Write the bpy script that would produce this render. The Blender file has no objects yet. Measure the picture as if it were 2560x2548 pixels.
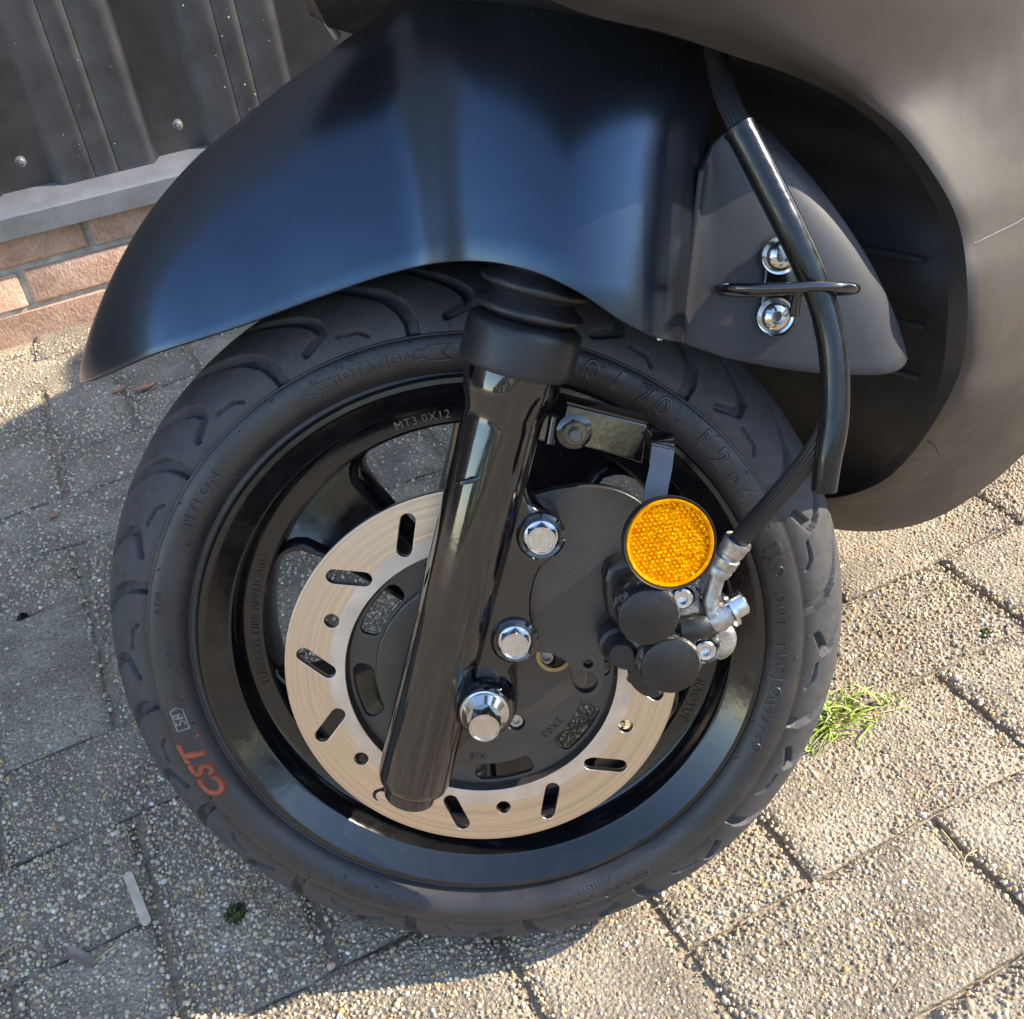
import bpy, math, random
import numpy as np
from mathutils import Matrix, Vector

random.seed(7)
rng = np.random.default_rng(7)
scene = bpy.context.scene
COL = scene.collection

# ------------------------------------------------------------------ camera
CAM_R = np.array([[0.89372056, -0.43388531, -0.11404863],
                  [-0.34088257, -0.49150448, -0.80138781],
                  [0.29165498, 0.75509395, -0.5871716]])      # right, down, forward
F_PX = 2592.97
CAM = np.array([0.0, 0.0, 0.65659])
cam_data = bpy.data.cameras.new('camera')
cam = bpy.data.objects.new('camera', cam_data)
COL.objects.link(cam)
scene.camera = cam
cam_data.sensor_fit = 'HORIZONTAL'
cam_data.sensor_width = 36.0
cam_data.lens = 36.0 * F_PX / 2560.0
cam_data.clip_start = 0.01
cam_data.clip_end = 500.0
mw = Matrix.Identity(4)
for r in range(3):
    mw[r][0] = CAM_R[0][r]
    mw[r][1] = -CAM_R[1][r]
    mw[r][2] = -CAM_R[2][r]
    mw[r][3] = CAM[r]
cam.matrix_world = mw

# ------------------------------------------------------------------ sky, sun, exposure
SUN_EL = math.radians(34.0)
SUN_AZ = math.radians(108.5)          # clockwise from +Y
world = bpy.data.worlds.new('World')
scene.world = world
world.use_nodes = True
wn = world.node_tree
sky = wn.nodes.new('ShaderNodeTexSky')
sky.sky_type = 'NISHITA'
sky.sun_disc = False
sky.sun_elevation = SUN_EL
sky.sun_rotation = SUN_AZ
sky.air_density = 1.0
sky.dust_density = 0.3
sky.ozone_density = 0.7
wn.links.new(sky.outputs[0], wn.nodes['Background'].inputs[0])
wn.nodes['Background'].inputs[1].default_value = 0.15
sun_data = bpy.data.lights.new('sun', 'SUN')
sun_data.energy = 2.95
sun_data.angle = math.radians(0.53)
sun_data.color = (1.0, 0.885, 0.715)
sun = bpy.data.objects.new('sun', sun_data)
COL.objects.link(sun)
sdir = Vector((math.sin(SUN_AZ) * math.cos(SUN_EL), math.cos(SUN_AZ) * math.cos(SUN_EL), math.sin(SUN_EL)))
sun.rotation_euler = sdir.to_track_quat('Z', 'Y').to_euler()
sun.location = (3, -1, 3)
scene.view_settings.view_transform = 'Standard'
scene.view_settings.look = 'None'
scene.view_settings.gamma = 1.0
scene.view_settings.use_curve_mapping = False
scene.view_settings.exposure = 1.96

# ------------------------------------------------------------------ frames
BASE = np.array([0.12461193, 0.40577154, 0.0])          # tyre contact
WM = np.array([[0.91749775, -0.39774096, 0.0],          # wheel frame: x rearwards, y away, z up
               [0.38117676, 0.8792879, -0.28558198],
               [0.11358765, 0.26202083, 0.95835428]])
R0 = 0.2295                                             # hub height in the wheel frame
HUB = BASE + WM.T @ np.array([0, 0, R0])
YAW = math.radians(22.0)                                # heading of the scooter's body
BB = np.array([math.cos(YAW), math.sin(YAW), 0.0])      # rearwards
BL = np.array([math.sin(YAW), -math.cos(YAW), 0.0])     # to the scooter's left side


def ray(x, y):
    return np.array([(x - 1280.0) / F_PX, (y - 1274.0) / F_PX, 1.0]) @ CAM_R


def at(x, y, Y):
    d = WM @ ray(x, y)
    o = WM @ (CAM - BASE)
    return o + d * ((Y - o[1]) / d[1])


def bw(s, w, z):
    """body frame -> wheel frame"""
    P = np.array([HUB[0], HUB[1], 0.0]) + BB * s + BL * w + np.array([0, 0, z])
    return WM @ (P - BASE)


def batw(x, y, w):
    """pixel -> body coordinates on the plane of lateral offset w"""
    d = ray(x, y)
    o = CAM - HUB
    P = CAM + d * ((w - o @ BL) / (d @ BL))
    return np.array([(P - HUB) @ BB, w, P[2]])


def gnd(x, y, z=0.0):
    d = ray(x, y)
    return CAM + d * ((z - CAM[2]) / d[2])


# ------------------------------------------------------------------ materials
def new_mat(name):
    m = bpy.data.materials.new(name)
    m.use_nodes = True
    nt = m.node_tree
    return m, nt, nt.nodes['Principled BSDF']


def N(nt, kind, **kw):
    n = nt.nodes.new(kind)
    for k, v in kw.items():
        setattr(n, k, v)
    return n


def coords(nt, kind='Object', scale=(1, 1, 1)):
    tc = N(nt, 'ShaderNodeTexCoord')
    mp = N(nt, 'ShaderNodeMapping')
    mp.inputs['Scale'].default_value = scale
    nt.links.new(tc.outputs[kind], mp.inputs['Vector'])
    return mp.outputs['Vector']


def noise(nt, vec, scale, detail=4.0, rough=0.55):
    n = N(nt, 'ShaderNodeTexNoise')
    n.inputs['Scale'].default_value = scale
    n.inputs['Detail'].default_value = detail
    n.inputs['Roughness'].default_value = rough
    nt.links.new(vec, n.inputs['Vector'])
    return n.outputs['Fac']


def ramp(nt, fac, stops):
    r = N(nt, 'ShaderNodeValToRGB')
    el = r.color_ramp.elements
    while len(el) < len(stops):
        el.new(0.5)
    for e, (p, c) in zip(el, stops):
        e.position = p
        e.color = (c[0], c[1], c[2], 1.0) if hasattr(c, '__len__') else (c, c, c, 1.0)
    nt.links.new(fac, r.inputs['Fac'])
    return r.outputs['Color']


def mix(nt, fac, a, b, mode='MIX'):
    m = N(nt, 'ShaderNodeMix', data_type='RGBA', blend_type=mode)
    for sock, v in ((m.inputs[0], fac), (m.inputs[6], a), (m.inputs[7], b)):
        if hasattr(v, 'is_linked'):
            nt.links.new(v, sock)
        elif hasattr(v, '__len__'):
            sock.default_value = (v[0], v[1], v[2], 1.0)
        else:
            sock.default_value = v
    return m.outputs[2]


def bump(nt, bs, height, strength, dist=0.001, normal=None):
    b = N(nt, 'ShaderNodeBump')
    b.inputs['Strength'].default_value = strength
    b.inputs['Distance'].default_value = dist
    nt.links.new(height, b.inputs['Height'])
    if normal is not None:
        nt.links.new(normal, b.inputs['Normal'])
    nt.links.new(b.outputs['Normal'], bs.inputs['Normal'])
    return b.outputs['Normal']


def simple(name, base, rough=0.5, metal=0.0, spec=0.5, ior=1.5, coat=0.0, coat_rough=0.1,
           var=0.25, vscale=30.0, rvar=0.08, bscale=0.0, bstr=0.1, bdist=0.0005, dust=0.0, tint=None):
    m, nt, bs = new_mat(name)
    v = coords(nt)
    f = noise(nt, v, vscale)
    b = np.array(base)
    col = ramp(nt, f, [(0.3, b * (1 - var)), (0.7, b * (1 + var))])
    if dust:
        f2 = noise(nt, v, 900.0, 2.0)
        d = ramp(nt, f2, [(0.70, 0.0), (0.74, dust)])
        col = mix(nt, d, col, (0.35, 0.32, 0.28))
    nt.links.new(col, bs.inputs['Base Color'])
    rr = ramp(nt, noise(nt, v, vscale * 2.3), [(0.3, max(rough - rvar, 0.02)), (0.7, min(rough + rvar, 1.0))])
    nt.links.new(rr, bs.inputs['Roughness'])
    bs.inputs['Metallic'].default_value = metal
    bs.inputs['Specular IOR Level'].default_value = spec
    bs.inputs['IOR'].default_value = ior
    bs.inputs['Coat Weight'].default_value = coat
    if tint is not None:
        bs.inputs['Specular Tint'].default_value = (tint[0], tint[1], tint[2], 1.0)
    bs.inputs['Coat Roughness'].default_value = coat_rough
    if bscale:
        bump(nt, bs, noise(nt, v, bscale, 3.0), bstr, bdist)
    return m


M = {}
M['satin'] = simple('satin black paint', (0.009, 0.010, 0.012), 0.24, spec=0.52, ior=1.75, var=0.1, rvar=0.02, bscale=2500, bstr=0.05, bdist=0.0002, dust=0.15, tint=(0.46, 0.67, 1.0))  # blue specular tint stands in for the sky's reflection
M['flap'] = simple('satin black flap', (0.022, 0.022, 0.026), 0.46, spec=0.5, ior=1.5, var=0.1, rvar=0.03, bscale=2500, bstr=0.05, bdist=0.0002, dust=0.15)
M['satin_sunlit'] = simple('sun-warmed satin black', (0.048, 0.040, 0.035), 0.52, spec=0.35, ior=1.5, var=0.14, rvar=0.05, bscale=2500, bstr=0.05, bdist=0.0002, dust=0.30)  # same black paint; warm sunlight is put into its brown base
M['gloss'] = simple('gloss black enamel', (0.004, 0.004, 0.005), 0.09, spec=0.75, ior=1.6, var=0.2, rvar=0.04, vscale=60, bscale=160, bstr=0.07, bdist=0.0006, dust=0.06)
M['rimgloss'] = simple('black wheel enamel', (0.006, 0.006, 0.007), 0.15, spec=0.55, ior=1.55, var=0.3, rvar=0.08, vscale=45, bscale=300, bstr=0.10, bdist=0.0005, dust=0.18)
M['plastic'] = simple('matte black plastic', (0.010, 0.010, 0.011), 0.55, spec=0.35, var=0.25, bscale=900, bstr=0.1, dust=0.1)
M['rubber'] = simple('black rubber boot', (0.016, 0.015, 0.016), 0.42, spec=0.5, var=0.25, rvar=0.1, bscale=500, bstr=0.08, dust=0.15)
M['steel'] = simple('zinc plated steel', (0.62, 0.63, 0.66), 0.22, metal=1.0, var=0.15, vscale=200, rvar=0.1, bscale=900, bstr=0.08)
M['chrome'] = simple('polished steel', (0.58, 0.57, 0.55), 0.16, metal=1.0, var=0.08, vscale=200, rvar=0.05)
M['alu'] = simple('dull cast aluminium', (0.42, 0.40, 0.38), 0.42, metal=0.9, var=0.35, vscale=220, rvar=0.12, bscale=800, bstr=0.3)
M['darksteel'] = simple('dark painted steel', (0.030, 0.027, 0.025), 0.38, metal=0.0, spec=0.9, ior=1.6, var=0.35, vscale=50, rvar=0.08, bscale=1200, bstr=0.1, dust=0.1)
M['carrier'] = simple('anodised dark carrier', (0.055, 0.047, 0.042), 0.36, metal=0.3, spec=0.8, var=0.15, vscale=60, rvar=0.05, bscale=1500, bstr=0.06, dust=0.1)
M['caliper'] = simple('worn black caliper paint', (0.014, 0.012, 0.011), 0.36, spec=0.5, ior=1.5, var=0.3, vscale=80, rvar=0.1, bscale=500, bstr=0.25, dust=0.2)
def mat_rusty():
    m, nt, bs = new_mat('dark plate with rust speckle')
    v = coords(nt)
    base = ramp(nt, noise(nt, v, 40.0, 5.0), [(0.3, (0.022, 0.019, 0.017)), (0.7, (0.040, 0.034, 0.030))])
    patch = ramp(nt, noise(nt, v, 28.0, 3.0), [(0.45, 0.0), (0.62, 1.0)])
    spot = ramp(nt, noise(nt, v, 620.0, 2.0), [(0.60, 0.0), (0.66, 0.75)])
    mm = mix(nt, 1.0, patch, spot, 'MULTIPLY')
    col = mix(nt, mm, base, (0.10, 0.045, 0.022))
    dust = ramp(nt, noise(nt, v, 1100.0, 2.0), [(0.68, 0.0), (0.73, 0.22)])
    col = mix(nt, dust, col, (0.30, 0.27, 0.23))
    nt.links.new(col, bs.inputs['Base Color'])
    nt.links.new(ramp(nt, noise(nt, v, 90.0, 4.0), [(0.3, 0.30), (0.7, 0.46)]), bs.inputs['Roughness'])
    bs.inputs['Specular IOR Level'].default_value = 0.8
    bump(nt, bs, noise(nt, v, 900.0, 3.0), 0.18, 0.0004)
    return m


M['rusty'] = mat_rusty()


def mat_worn():
    m, nt, bs = new_mat('caliper paint worn to bare alloy')
    v = coords(nt)
    w = ramp(nt, noise(nt, v, 90.0, 7.0, 0.7), [(0.50, 0.0), (0.60, 1.0)])
    col = mix(nt, w, (0.013, 0.012, 0.011), (0.42, 0.40, 0.38))
    nt.links.new(col, bs.inputs['Base Color'])
    nt.links.new(ramp(nt, noise(nt, v, 90.0, 7.0, 0.7), [(0.50, 0.0), (0.60, 0.85)]), bs.inputs['Metallic'])
    bs.inputs['Roughness'].default_value = 0.34
    bump(nt, bs, noise(nt, v, 700.0, 4.0), 0.35, 0.0005)
    return m


M['worn'] = mat_worn()
M['orange'] = simple('orange tyre print', (0.30, 0.062, 0.028), 0.6, var=0.35, vscale=120)
M['ink'] = simple('etched dark marking', (0.008, 0.007, 0.006), 0.6)
M['brass'] = simple('brass ring', (0.38, 0.28, 0.12), 0.45, metal=1.0)


def mat_tyre(name='tyre rubber', rough=(0.36, 0.48), lum=1.35):
    m, nt, bs = new_mat(name)
    v = coords(nt)
    f = noise(nt, v, 35.0, 5.0)
    col = ramp(nt, f, [(0.3, np.array((0.015, 0.014, 0.014)) * lum), (0.7, np.array((0.029, 0.026, 0.025)) * lum)])
    d = ramp(nt, noise(nt, v, 700.0, 3.0), [(0.62, 0.0), (0.72, 0.30)])
    col = mix(nt, d, col, (0.12, 0.11, 0.10))
    # grey road dust on the running surface only
    sx = N(nt, 'ShaderNodeSeparateXYZ')
    nt.links.new(v, sx.inputs[0])
    zz = N(nt, 'ShaderNodeMath', operation='SUBTRACT')
    nt.links.new(sx.outputs['Z'], zz.inputs[0]); zz.inputs[1].default_value = R0
    cb = N(nt, 'ShaderNodeCombineXYZ')
    nt.links.new(sx.outputs['X'], cb.inputs[0]); nt.links.new(zz.outputs[0], cb.inputs[1])
    ln = N(nt, 'ShaderNodeVectorMath', operation='LENGTH')
    nt.links.new(cb.outputs[0], ln.inputs[0])
    tr_ = N(nt, 'ShaderNodeMapRange')
    nt.links.new(ln.outputs['Value'], tr_.inputs[0])
    tr_.inputs[1].default_value = 0.1915; tr_.inputs[2].default_value = 0.200
    du = ramp(nt, noise(nt, v, 150.0, 6.0, 0.75), [(0.35, 0.12), (0.62, 0.55)])
    dm = N(nt, 'ShaderNodeMath', operation='MULTIPLY')
    nt.links.new(tr_.outputs[0], dm.inputs[0]); nt.links.new(du, dm.inputs[1])
    col = mix(nt, dm.outputs[0], col, (0.075, 0.074, 0.078))
    nt.links.new(col, bs.inputs['Base Color'])
    rr = ramp(nt, noise(nt, v, 60.0), [(0.3, rough[0]), (0.7, rough[1])])
    rr = mix(nt, tr_.outputs[0], rr, (0.72, 0.72, 0.72))
    nt.links.new(rr, bs.inputs['Roughness'])
    bs.inputs['Specular IOR Level'].default_value = 0.5
    bump(nt, bs, noise(nt, v, 1400.0, 3.0), 0.15, 0.0005)
    return m


M['tyre_text'] = mat_tyre('tyre lettering rubber', (0.20, 0.28), 2.4)
M['tyre'] = mat_tyre()


def mat_disc():
    m, nt, bs = new_mat('brushed brake disc steel')
    tc = N(nt, 'ShaderNodeTexCoord')
    sx = N(nt, 'ShaderNodeSeparateXYZ')
    nt.links.new(tc.outputs['Object'], sx.inputs[0])
    zz = N(nt, 'ShaderNodeMath', operation='SUBTRACT')
    nt.links.new(sx.outputs['Z'], zz.inputs[0])
    zz.inputs[1].default_value = R0
    cb = N(nt, 'ShaderNodeCombineXYZ')
    nt.links.new(sx.outputs['X'], cb.inputs[0])
    nt.links.new(zz.outputs[0], cb.inputs[1])
    ln = N(nt, 'ShaderNodeVectorMath', operation='LENGTH')
    nt.links.new(cb.outputs[0], ln.inputs[0])
    rad = ln.outputs['Value']
    at2 = N(nt, 'ShaderNodeMath', operation='ARCTAN2')
    nt.links.new(zz.outputs[0], at2.inputs[0])
    nt.links.new(sx.outputs['X'], at2.inputs[1])
    c2 = N(nt, 'ShaderNodeCombineXYZ')
    sc1 = N(nt, 'ShaderNodeMath', operation='MULTIPLY')
    nt.links.new(rad, sc1.inputs[0]); sc1.inputs[1].default_value = 900.0
    sc2 = N(nt, 'ShaderNodeMath', operation='MULTIPLY')
    nt.links.new(at2.outputs[0], sc2.inputs[0]); sc2.inputs[1].default_value = 0.35
    nt.links.new(sc1.outputs[0], c2.inputs[0]); nt.links.new(sc2.outputs[0], c2.inputs[1])
    fine = noise(nt, c2.outputs[0], 1.0, 6.0, 0.75)
    # swept track (outer) against the unswept inner rim
    swept = N(nt, 'ShaderNodeMath', operation='GREATER_THAN')
    nt.links.new(rad, swept.inputs[0]); swept.inputs[1].default_value = 0.0862
    blot = noise(nt, tc.outputs['Object'], 55.0, 5.0)
    colo = ramp(nt, fine, [(0.30, (0.46, 0.37, 0.29)), (0.55, (0.68, 0.57, 0.47)), (0.75, (0.80, 0.70, 0.60))])
    coli = ramp(nt, blot, [(0.3, (0.54, 0.46, 0.40)), (0.7, (0.70, 0.62, 0.56))])
    col = mix(nt, swept.outputs[0], coli, colo)
    nt.links.new(col, bs.inputs['Base Color'])
    ro = mix(nt, swept.outputs[0], (0.48, 0.48, 0.48), ramp(nt, fine, [(0.3, 0.36), (0.7, 0.27)]))
    nt.links.new(ro, bs.inputs['Roughness'])
    bs.inputs['Metallic'].default_value = 1.0
    bump(nt, bs, fine, 0.25, 0.00025)
    return m


M['disc'] = mat_disc()


def mat_amber(name, metal, rough):
    m, nt, bs = new_mat(name)
    v = coords(nt)
    col = ramp(nt, noise(nt, v, 420.0, 3.0), [(0.30, (0.55, 0.17, 0.0)), (0.55, (0.80, 0.29, 0.0)), (0.72, (0.95, 0.42, 0.005))])
    nt.links.new(col, bs.inputs['Base Color'])
    bs.inputs['Roughness'].default_value = rough
    bs.inputs['Metallic'].default_value = metal
    bs.inputs['Specular IOR Level'].default_value = 0.35
    bs.inputs['Specular Tint'].default_value = (1.0, 0.6, 0.15, 1.0)
    return m


M['amber_rim'] = mat_amber('amber lens rim', 0.2, 0.12)
M['amber'] = mat_amber('amber reflector lens', 0.75, 0.16)


def mat_hose():
    m, nt, bs = new_mat('ribbed brake hose rubber')
    v = coords(nt)
    rust = ramp(nt, noise(nt, v, 70.0, 4.0), [(0.62, 0.0), (0.72, 0.5)])
    col = mix(nt, rust, (0.015, 0.014, 0.015), (0.07, 0.03, 0.015))
    nt.links.new(col, bs.inputs['Base Color'])
    bs.inputs['Roughness'].default_value = 0.45
    bump(nt, bs, noise(nt, v, 600.0), 0.1, 0.0003)
    return m


M['hose'] = mat_hose()
M['sleeve'] = simple('black plastic sleeve', (0.008, 0.008, 0.009), 0.22, spec=0.45, var=0.2, rvar=0.1, vscale=80, bscale=120, bstr=0.12, bdist=0.0006, dust=0.08)


def mat_paver():
    m, nt, bs = new_mat('weathered concrete paver')
    v = coords(nt, 'Object')
    oi = N(nt, 'ShaderNodeObjectInfo')
    add = N(nt, 'ShaderNodeVectorMath', operation='ADD')
    sc = N(nt, 'ShaderNodeVectorMath', operation='SCALE')
    nt.links.new(oi.outputs['Location'], sc.inputs[0])
    sc.inputs['Scale'].default_value = 3.7
    nt.links.new(v, add.inputs[0]); nt.links.new(sc.outputs[0], add.inputs[1])
    vv = add.outputs[0]
    big = noise(nt, vv, 14.0, 4.0)
    fine = noise(nt, vv, 420.0, 4.0, 0.7)
    base = ramp(nt, big, [(0.3, (0.22, 0.18, 0.135)), (0.55, (0.33, 0.275, 0.205)), (0.75, (0.45, 0.38, 0.285))])
    spk = ramp(nt, fine, [(0.30, 0.45), (0.5, 0.95), (0.68, 1.45)])
    col = mix(nt, 1.0, base, spk, 'MULTIPLY')
    tone = N(nt, 'ShaderNodeMapRange')
    nt.links.new(oi.outputs['Random'], tone.inputs[0])
    tone.inputs[3].default_value = 0.86; tone.inputs[4].default_value = 1.12
    hs = N(nt, 'ShaderNodeHueSaturation')
    nt.links.new(tone.outputs[0], hs.inputs['Value']); nt.links.new(col, hs.inputs['Color'])
    nt.links.new(hs.outputs['Color'], bs.inputs['Base Color'])
    bs.inputs['Roughness'].default_value = 0.92
    bs.inputs['Specular IOR Level'].default_value = 0.25
    vo = N(nt, 'ShaderNodeTexVoronoi')
    vo.inputs['Scale'].default_value = 300.0
    nt.links.new(vv, vo.inputs['Vector'])
    h = N(nt, 'ShaderNodeMath', operation='SUBTRACT')
    nt.links.new(fine, h.inputs[0]); nt.links.new(vo.outputs['Distance'], h.inputs[1])
    bump(nt, bs, h.outputs[0], 0.9, 0.0022)
    return m


M['paver'] = mat_paver()


def mat_ground():
    m, nt, bs = new_mat('sand and grit in the joints')
    v = coords(nt, 'Object')
    col = ramp(nt, noise(nt, v, 240.0, 5.0, 0.7), [(0.3, (0.22, 0.175, 0.125)), (0.5, (0.42, 0.34, 0.24)), (0.7, (0.58, 0.48, 0.35))])
    moss = ramp(nt, noise(nt, v, 9.0, 3.0), [(0.60, 0.0), (0.70, 0.45)])
    col = mix(nt, moss, col, (0.06, 0.075, 0.03))
    nt.links.new(col, bs.inputs['Base Color'])
    bs.inputs['Roughness'].default_value = 0.95
    bs.inputs['Specular IOR Level'].default_value = 0.2
    bump(nt, bs, noise(nt, v, 700.0, 4.0), 1.0, 0.003)
    return m


M['sand'] = mat_ground()


def mat_stone():
    m, nt, bs = new_mat('exposed aggregate pebbles')
    a = N(nt, 'ShaderNodeAttribute', attribute_name='tint')
    v = coords(nt, 'Object')
    f = ramp(nt, noise(nt, v, 800.0, 3.0, 0.7), [(0.3, 0.68), (0.7, 1.25)])
    col = mix(nt, 1.0, a.outputs['Color'], f, 'MULTIPLY')
    nt.links.new(col, bs.inputs['Base Color'])
    bs.inputs['Roughness'].default_value = 0.75
    bs.inputs['Specular IOR Level'].default_value = 0.35
    bump(nt, bs, noise(nt, v, 1500.0, 2.0), 0.25, 0.0006)
    return m


M['stone'] = mat_stone()


def mat_brick():
    m, nt, bs = new_mat('red facing brick')
    v = coords(nt, 'Object')
    oi = N(nt, 'ShaderNodeObjectInfo')
    add = N(nt, 'ShaderNodeVectorMath', operation='ADD')
    nt.links.new(v, add.inputs[0]); nt.links.new(oi.outputs['Location'], add.inputs[1])
    f = noise(nt, add.outputs[0], 22.0, 5.0)
    mp = N(nt, 'ShaderNodeMapping')
    mp.inputs['Scale'].default_value = (1.0, 1.0, 0.55)
    nt.links.new(add.outputs[0], mp.inputs['Vector'])
    g = noise(nt, mp.outputs['Vector'], 260.0, 3.0, 0.7)
    col = ramp(nt, f, [(0.3, (0.46, 0.27, 0.19)), (0.55, (0.60, 0.39, 0.285)), (0.8, (0.68, 0.50, 0.375))])
    col = mix(nt, 1.0, col, ramp(nt, g, [(0.3, 0.7), (0.7, 1.2)]), 'MULTIPLY')
    nt.links.new(col, bs.inputs['Base Color'])
    bs.inputs['Roughness'].default_value = 0.9
    bs.inputs['Specular IOR Level'].default_value = 0.2
    bump(nt, bs, g, 0.8, 0.003)
    return m


M['brick'] = mat_brick()
M['mortar'] = simple('grey mortar', (0.46, 0.43, 0.36), 0.95, spec=0.2, var=0.3, vscale=40, bscale=350, bstr=0.9, bdist=0.002)
M['cladding'] = simple('weathered black coated sheet', (0.150, 0.145, 0.146), 0.46, spec=0.5, var=0.25, vscale=25, rvar=0.07, bscale=220, bstr=0.12, dust=0.0)
M['sill'] = simple('grey coated sill', (0.125, 0.130, 0.140), 0.30, spec=0.9, ior=1.6, var=0.2, vscale=18, rvar=0.1, bscale=200, bstr=0.1)
M['grass'] = simple('grass blade', (0.30, 0.40, 0.055), 0.5, var=0.4, vscale=60)
M['straw'] = simple('dry straw', (0.42, 0.33, 0.17), 0.7, var=0.3, vscale=100)
M['wood'] = simple('weathered wooden stick', (0.58, 0.47, 0.35), 0.75, var=0.2, vscale=120, bscale=500, bstr=0.3)
M['moss'] = simple('moss', (0.07, 0.085, 0.022), 0.9, var=0.5, vscale=300, bscale=600, bstr=0.8)
M['leaf'] = simple('withered leaf', (0.24, 0.19, 0.15), 0.8, var=0.4, vscale=120)
M['petal'] = simple('dried petal', (0.45, 0.22, 0.13), 0.7, var=0.4, vscale=150)
M['lit_lip'] = simple('beige sunlit lip', (0.55, 0.42, 0.31), 0.5, var=0.15)  # beige stands for sunlight on the far arch lip
M['added_hedge'] = simple('hedge leaf', (0.035, 0.075, 0.018), 0.5, var=0.5, vscale=8)
M['twig'] = simple('hedge wood', (0.05, 0.04, 0.025), 0.9)
M['petal_white'] = simple('bare primer', (0.6, 0.6, 0.6), 0.5)
M['seat'] = simple('dark seat vinyl', (0.03, 0.022, 0.018), 0.5, var=0.2)
M['dirtspeck'] = simple('pale dirt fleck', (0.24, 0.225, 0.21), 0.9, var=0.3, vscale=200)

# ------------------------------------------------------------------ object helpers
ROOT = None


def link(name, mesh, mat=None, parent=None):
    o = bpy.data.objects.new(name, mesh)
    COL.objects.link(o)
    if mat is not None and mesh is not None:
        mesh.materials.append(M[mat] if isinstance(mat, str) else mat)
    if parent is not None:
        o.parent = parent
    return o


def smooth(me, angle=35.0):
    me.polygons.foreach_set('use_smooth', np.ones(len(me.polygons), dtype=bool))
    me.set_sharp_from_angle(angle=math.radians(angle))


def mesh_from(name, verts, faces, angle=35.0):
    me = bpy.data.meshes.new(name)
    me.from_pydata([tuple(map(float, v)) for v in verts], [], [tuple(int(i) for i in f) for f in faces])
    me.update()
    smooth(me, angle)
    return me


def grid_faces(nu, nv, cu=False, cv=False, off=0):
    f = []
    for i in range(nu if cu else nu - 1):
        for j in range(nv if cv else nv - 1):
            a = i * nv + j
            b = ((i + 1) % nu) * nv + j
            c = ((i + 1) % nu) * nv + (j + 1) % nv
            d = i * nv + (j + 1) % nv
            f.append((a + off, b + off, c + off, d + off))
    return f


def tag(o, label, cat, group=None, kind=None):
    o['label'] = label
    if cat:
        o['category'] = cat
    if group:
        o['group'] = group
    if kind:
        o['kind'] = kind
    return o


def spline(pts, n):
    """smooth curve through the control points, n samples"""
    P = np.array(pts, float)
    k = len(P)
    if k == 2:
        t = np.linspace(0, 1, n)[:, None]
        return P[0] * (1 - t) + P[1] * t
    d = np.concatenate([[0], np.cumsum(np.maximum(np.linalg.norm(np.diff(P, axis=0), axis=1), 1e-6) ** 0.5)])
    m = np.zeros_like(P)
    for i in range(k):
        if i == 0:
            m[i] = (P[1] - P[0]) / (d[1] - d[0])
        elif i == k - 1:
            m[i] = (P[-1] - P[-2]) / (d[-1] - d[-2])
        else:
            h0, h1 = d[i] - d[i - 1], d[i + 1] - d[i]
            m[i] = ((P[i] - P[i - 1]) / h0 * h1 + (P[i + 1] - P[i]) / h1 * h0) / (h0 + h1)
    t = np.linspace(0, d[-1], n)
    idx = np.clip(np.searchsorted(d, t, side='right') - 1, 0, k - 2)
    h = (d[idx + 1] - d[idx])
    u = ((t - d[idx]) / h)[:, None]
    h = h[:, None]
    return ((2 * u ** 3 - 3 * u ** 2 + 1) * P[idx] + (u ** 3 - 2 * u ** 2 + u) * h * m[idx]
            + (-2 * u ** 3 + 3 * u ** 2) * P[idx + 1] + (u ** 3 - u ** 2) * h * m[idx + 1])


def lathe(name, prof, mat, parent, origin=(0, 0, 0), axis=(0, 1, 0), seg=96, closed=False, angle=35.0, phase=0.0):
    """prof: list of (radius, distance along axis)"""
    ax = np.array(axis, float); ax /= np.linalg.norm(ax)
    tmp = np.array([0, 0, 1.0]) if abs(ax[2]) < 0.9 else np.array([1.0, 0, 0])
    e1 = np.cross(tmp, ax); e1 /= np.linalg.norm(e1)
    e2 = np.cross(ax, e1)
    o = np.array(origin, float)
    V = []
    for i in range(seg):
        a = 2 * math.pi * i / seg + phase
        rd = e1 * math.cos(a) + e2 * math.sin(a)
        for r, h in prof:
            V.append(o + rd * r + ax * h)
    F = grid_faces(seg, len(prof), True, closed)
    if not closed:
        n = len(prof)
        if prof[0][0] > 1e-5:
            F.append([i * n for i in range(seg)])
        if prof[-1][0] > 1e-5:
            F.append([i * n + n - 1 for i in range(seg)][::-1])
    me = mesh_from(name, V, F, angle)
    return link(name, me, mat, parent)


def tube_data(path, rad, sides=16, caps=True, squash=None, ribs=0, ribh=0.0):
    P = np.array(path, float)
    n = len(P)
    T = np.gradient(P, axis=0)
    T /= np.linalg.norm(T, axis=1)[:, None]
    tmp = np.array([0, 1.0, 0]) if abs(T[0][1]) < 0.9 else np.array([1.0, 0, 0])
    u = np.cross(tmp, T[0]); u /= np.linalg.norm(u)
    V = []
    R = np.broadcast_to(np.array(rad, float), (n,))
    for i in range(n):
        u = u - T[i] * (u @ T[i]); u /= np.linalg.norm(u)
        w = np.cross(T[i], u)
        for k in range(sides):
            a = 2 * math.pi * k / sides
            rr = R[i] * (1 + (ribh if ribs and k % 2 else 0.0))
            V.append(P[i] + u * rr * math.cos(a) + w * rr * math.sin(a))
    F = grid_faces(n, sides, False, True)
    if caps:
        F.append(list(range(sides))[::-1])
        F.append([(n - 1) * sides + k for k in range(sides)])
    return V, F


def tube(name, path, rad, mat, parent, sides=16, angle=40.0, **kw):
    V, F = tube_data(path, rad, sides, **kw)
    return link(name, mesh_from(name, V, F, angle), mat, parent)


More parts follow.
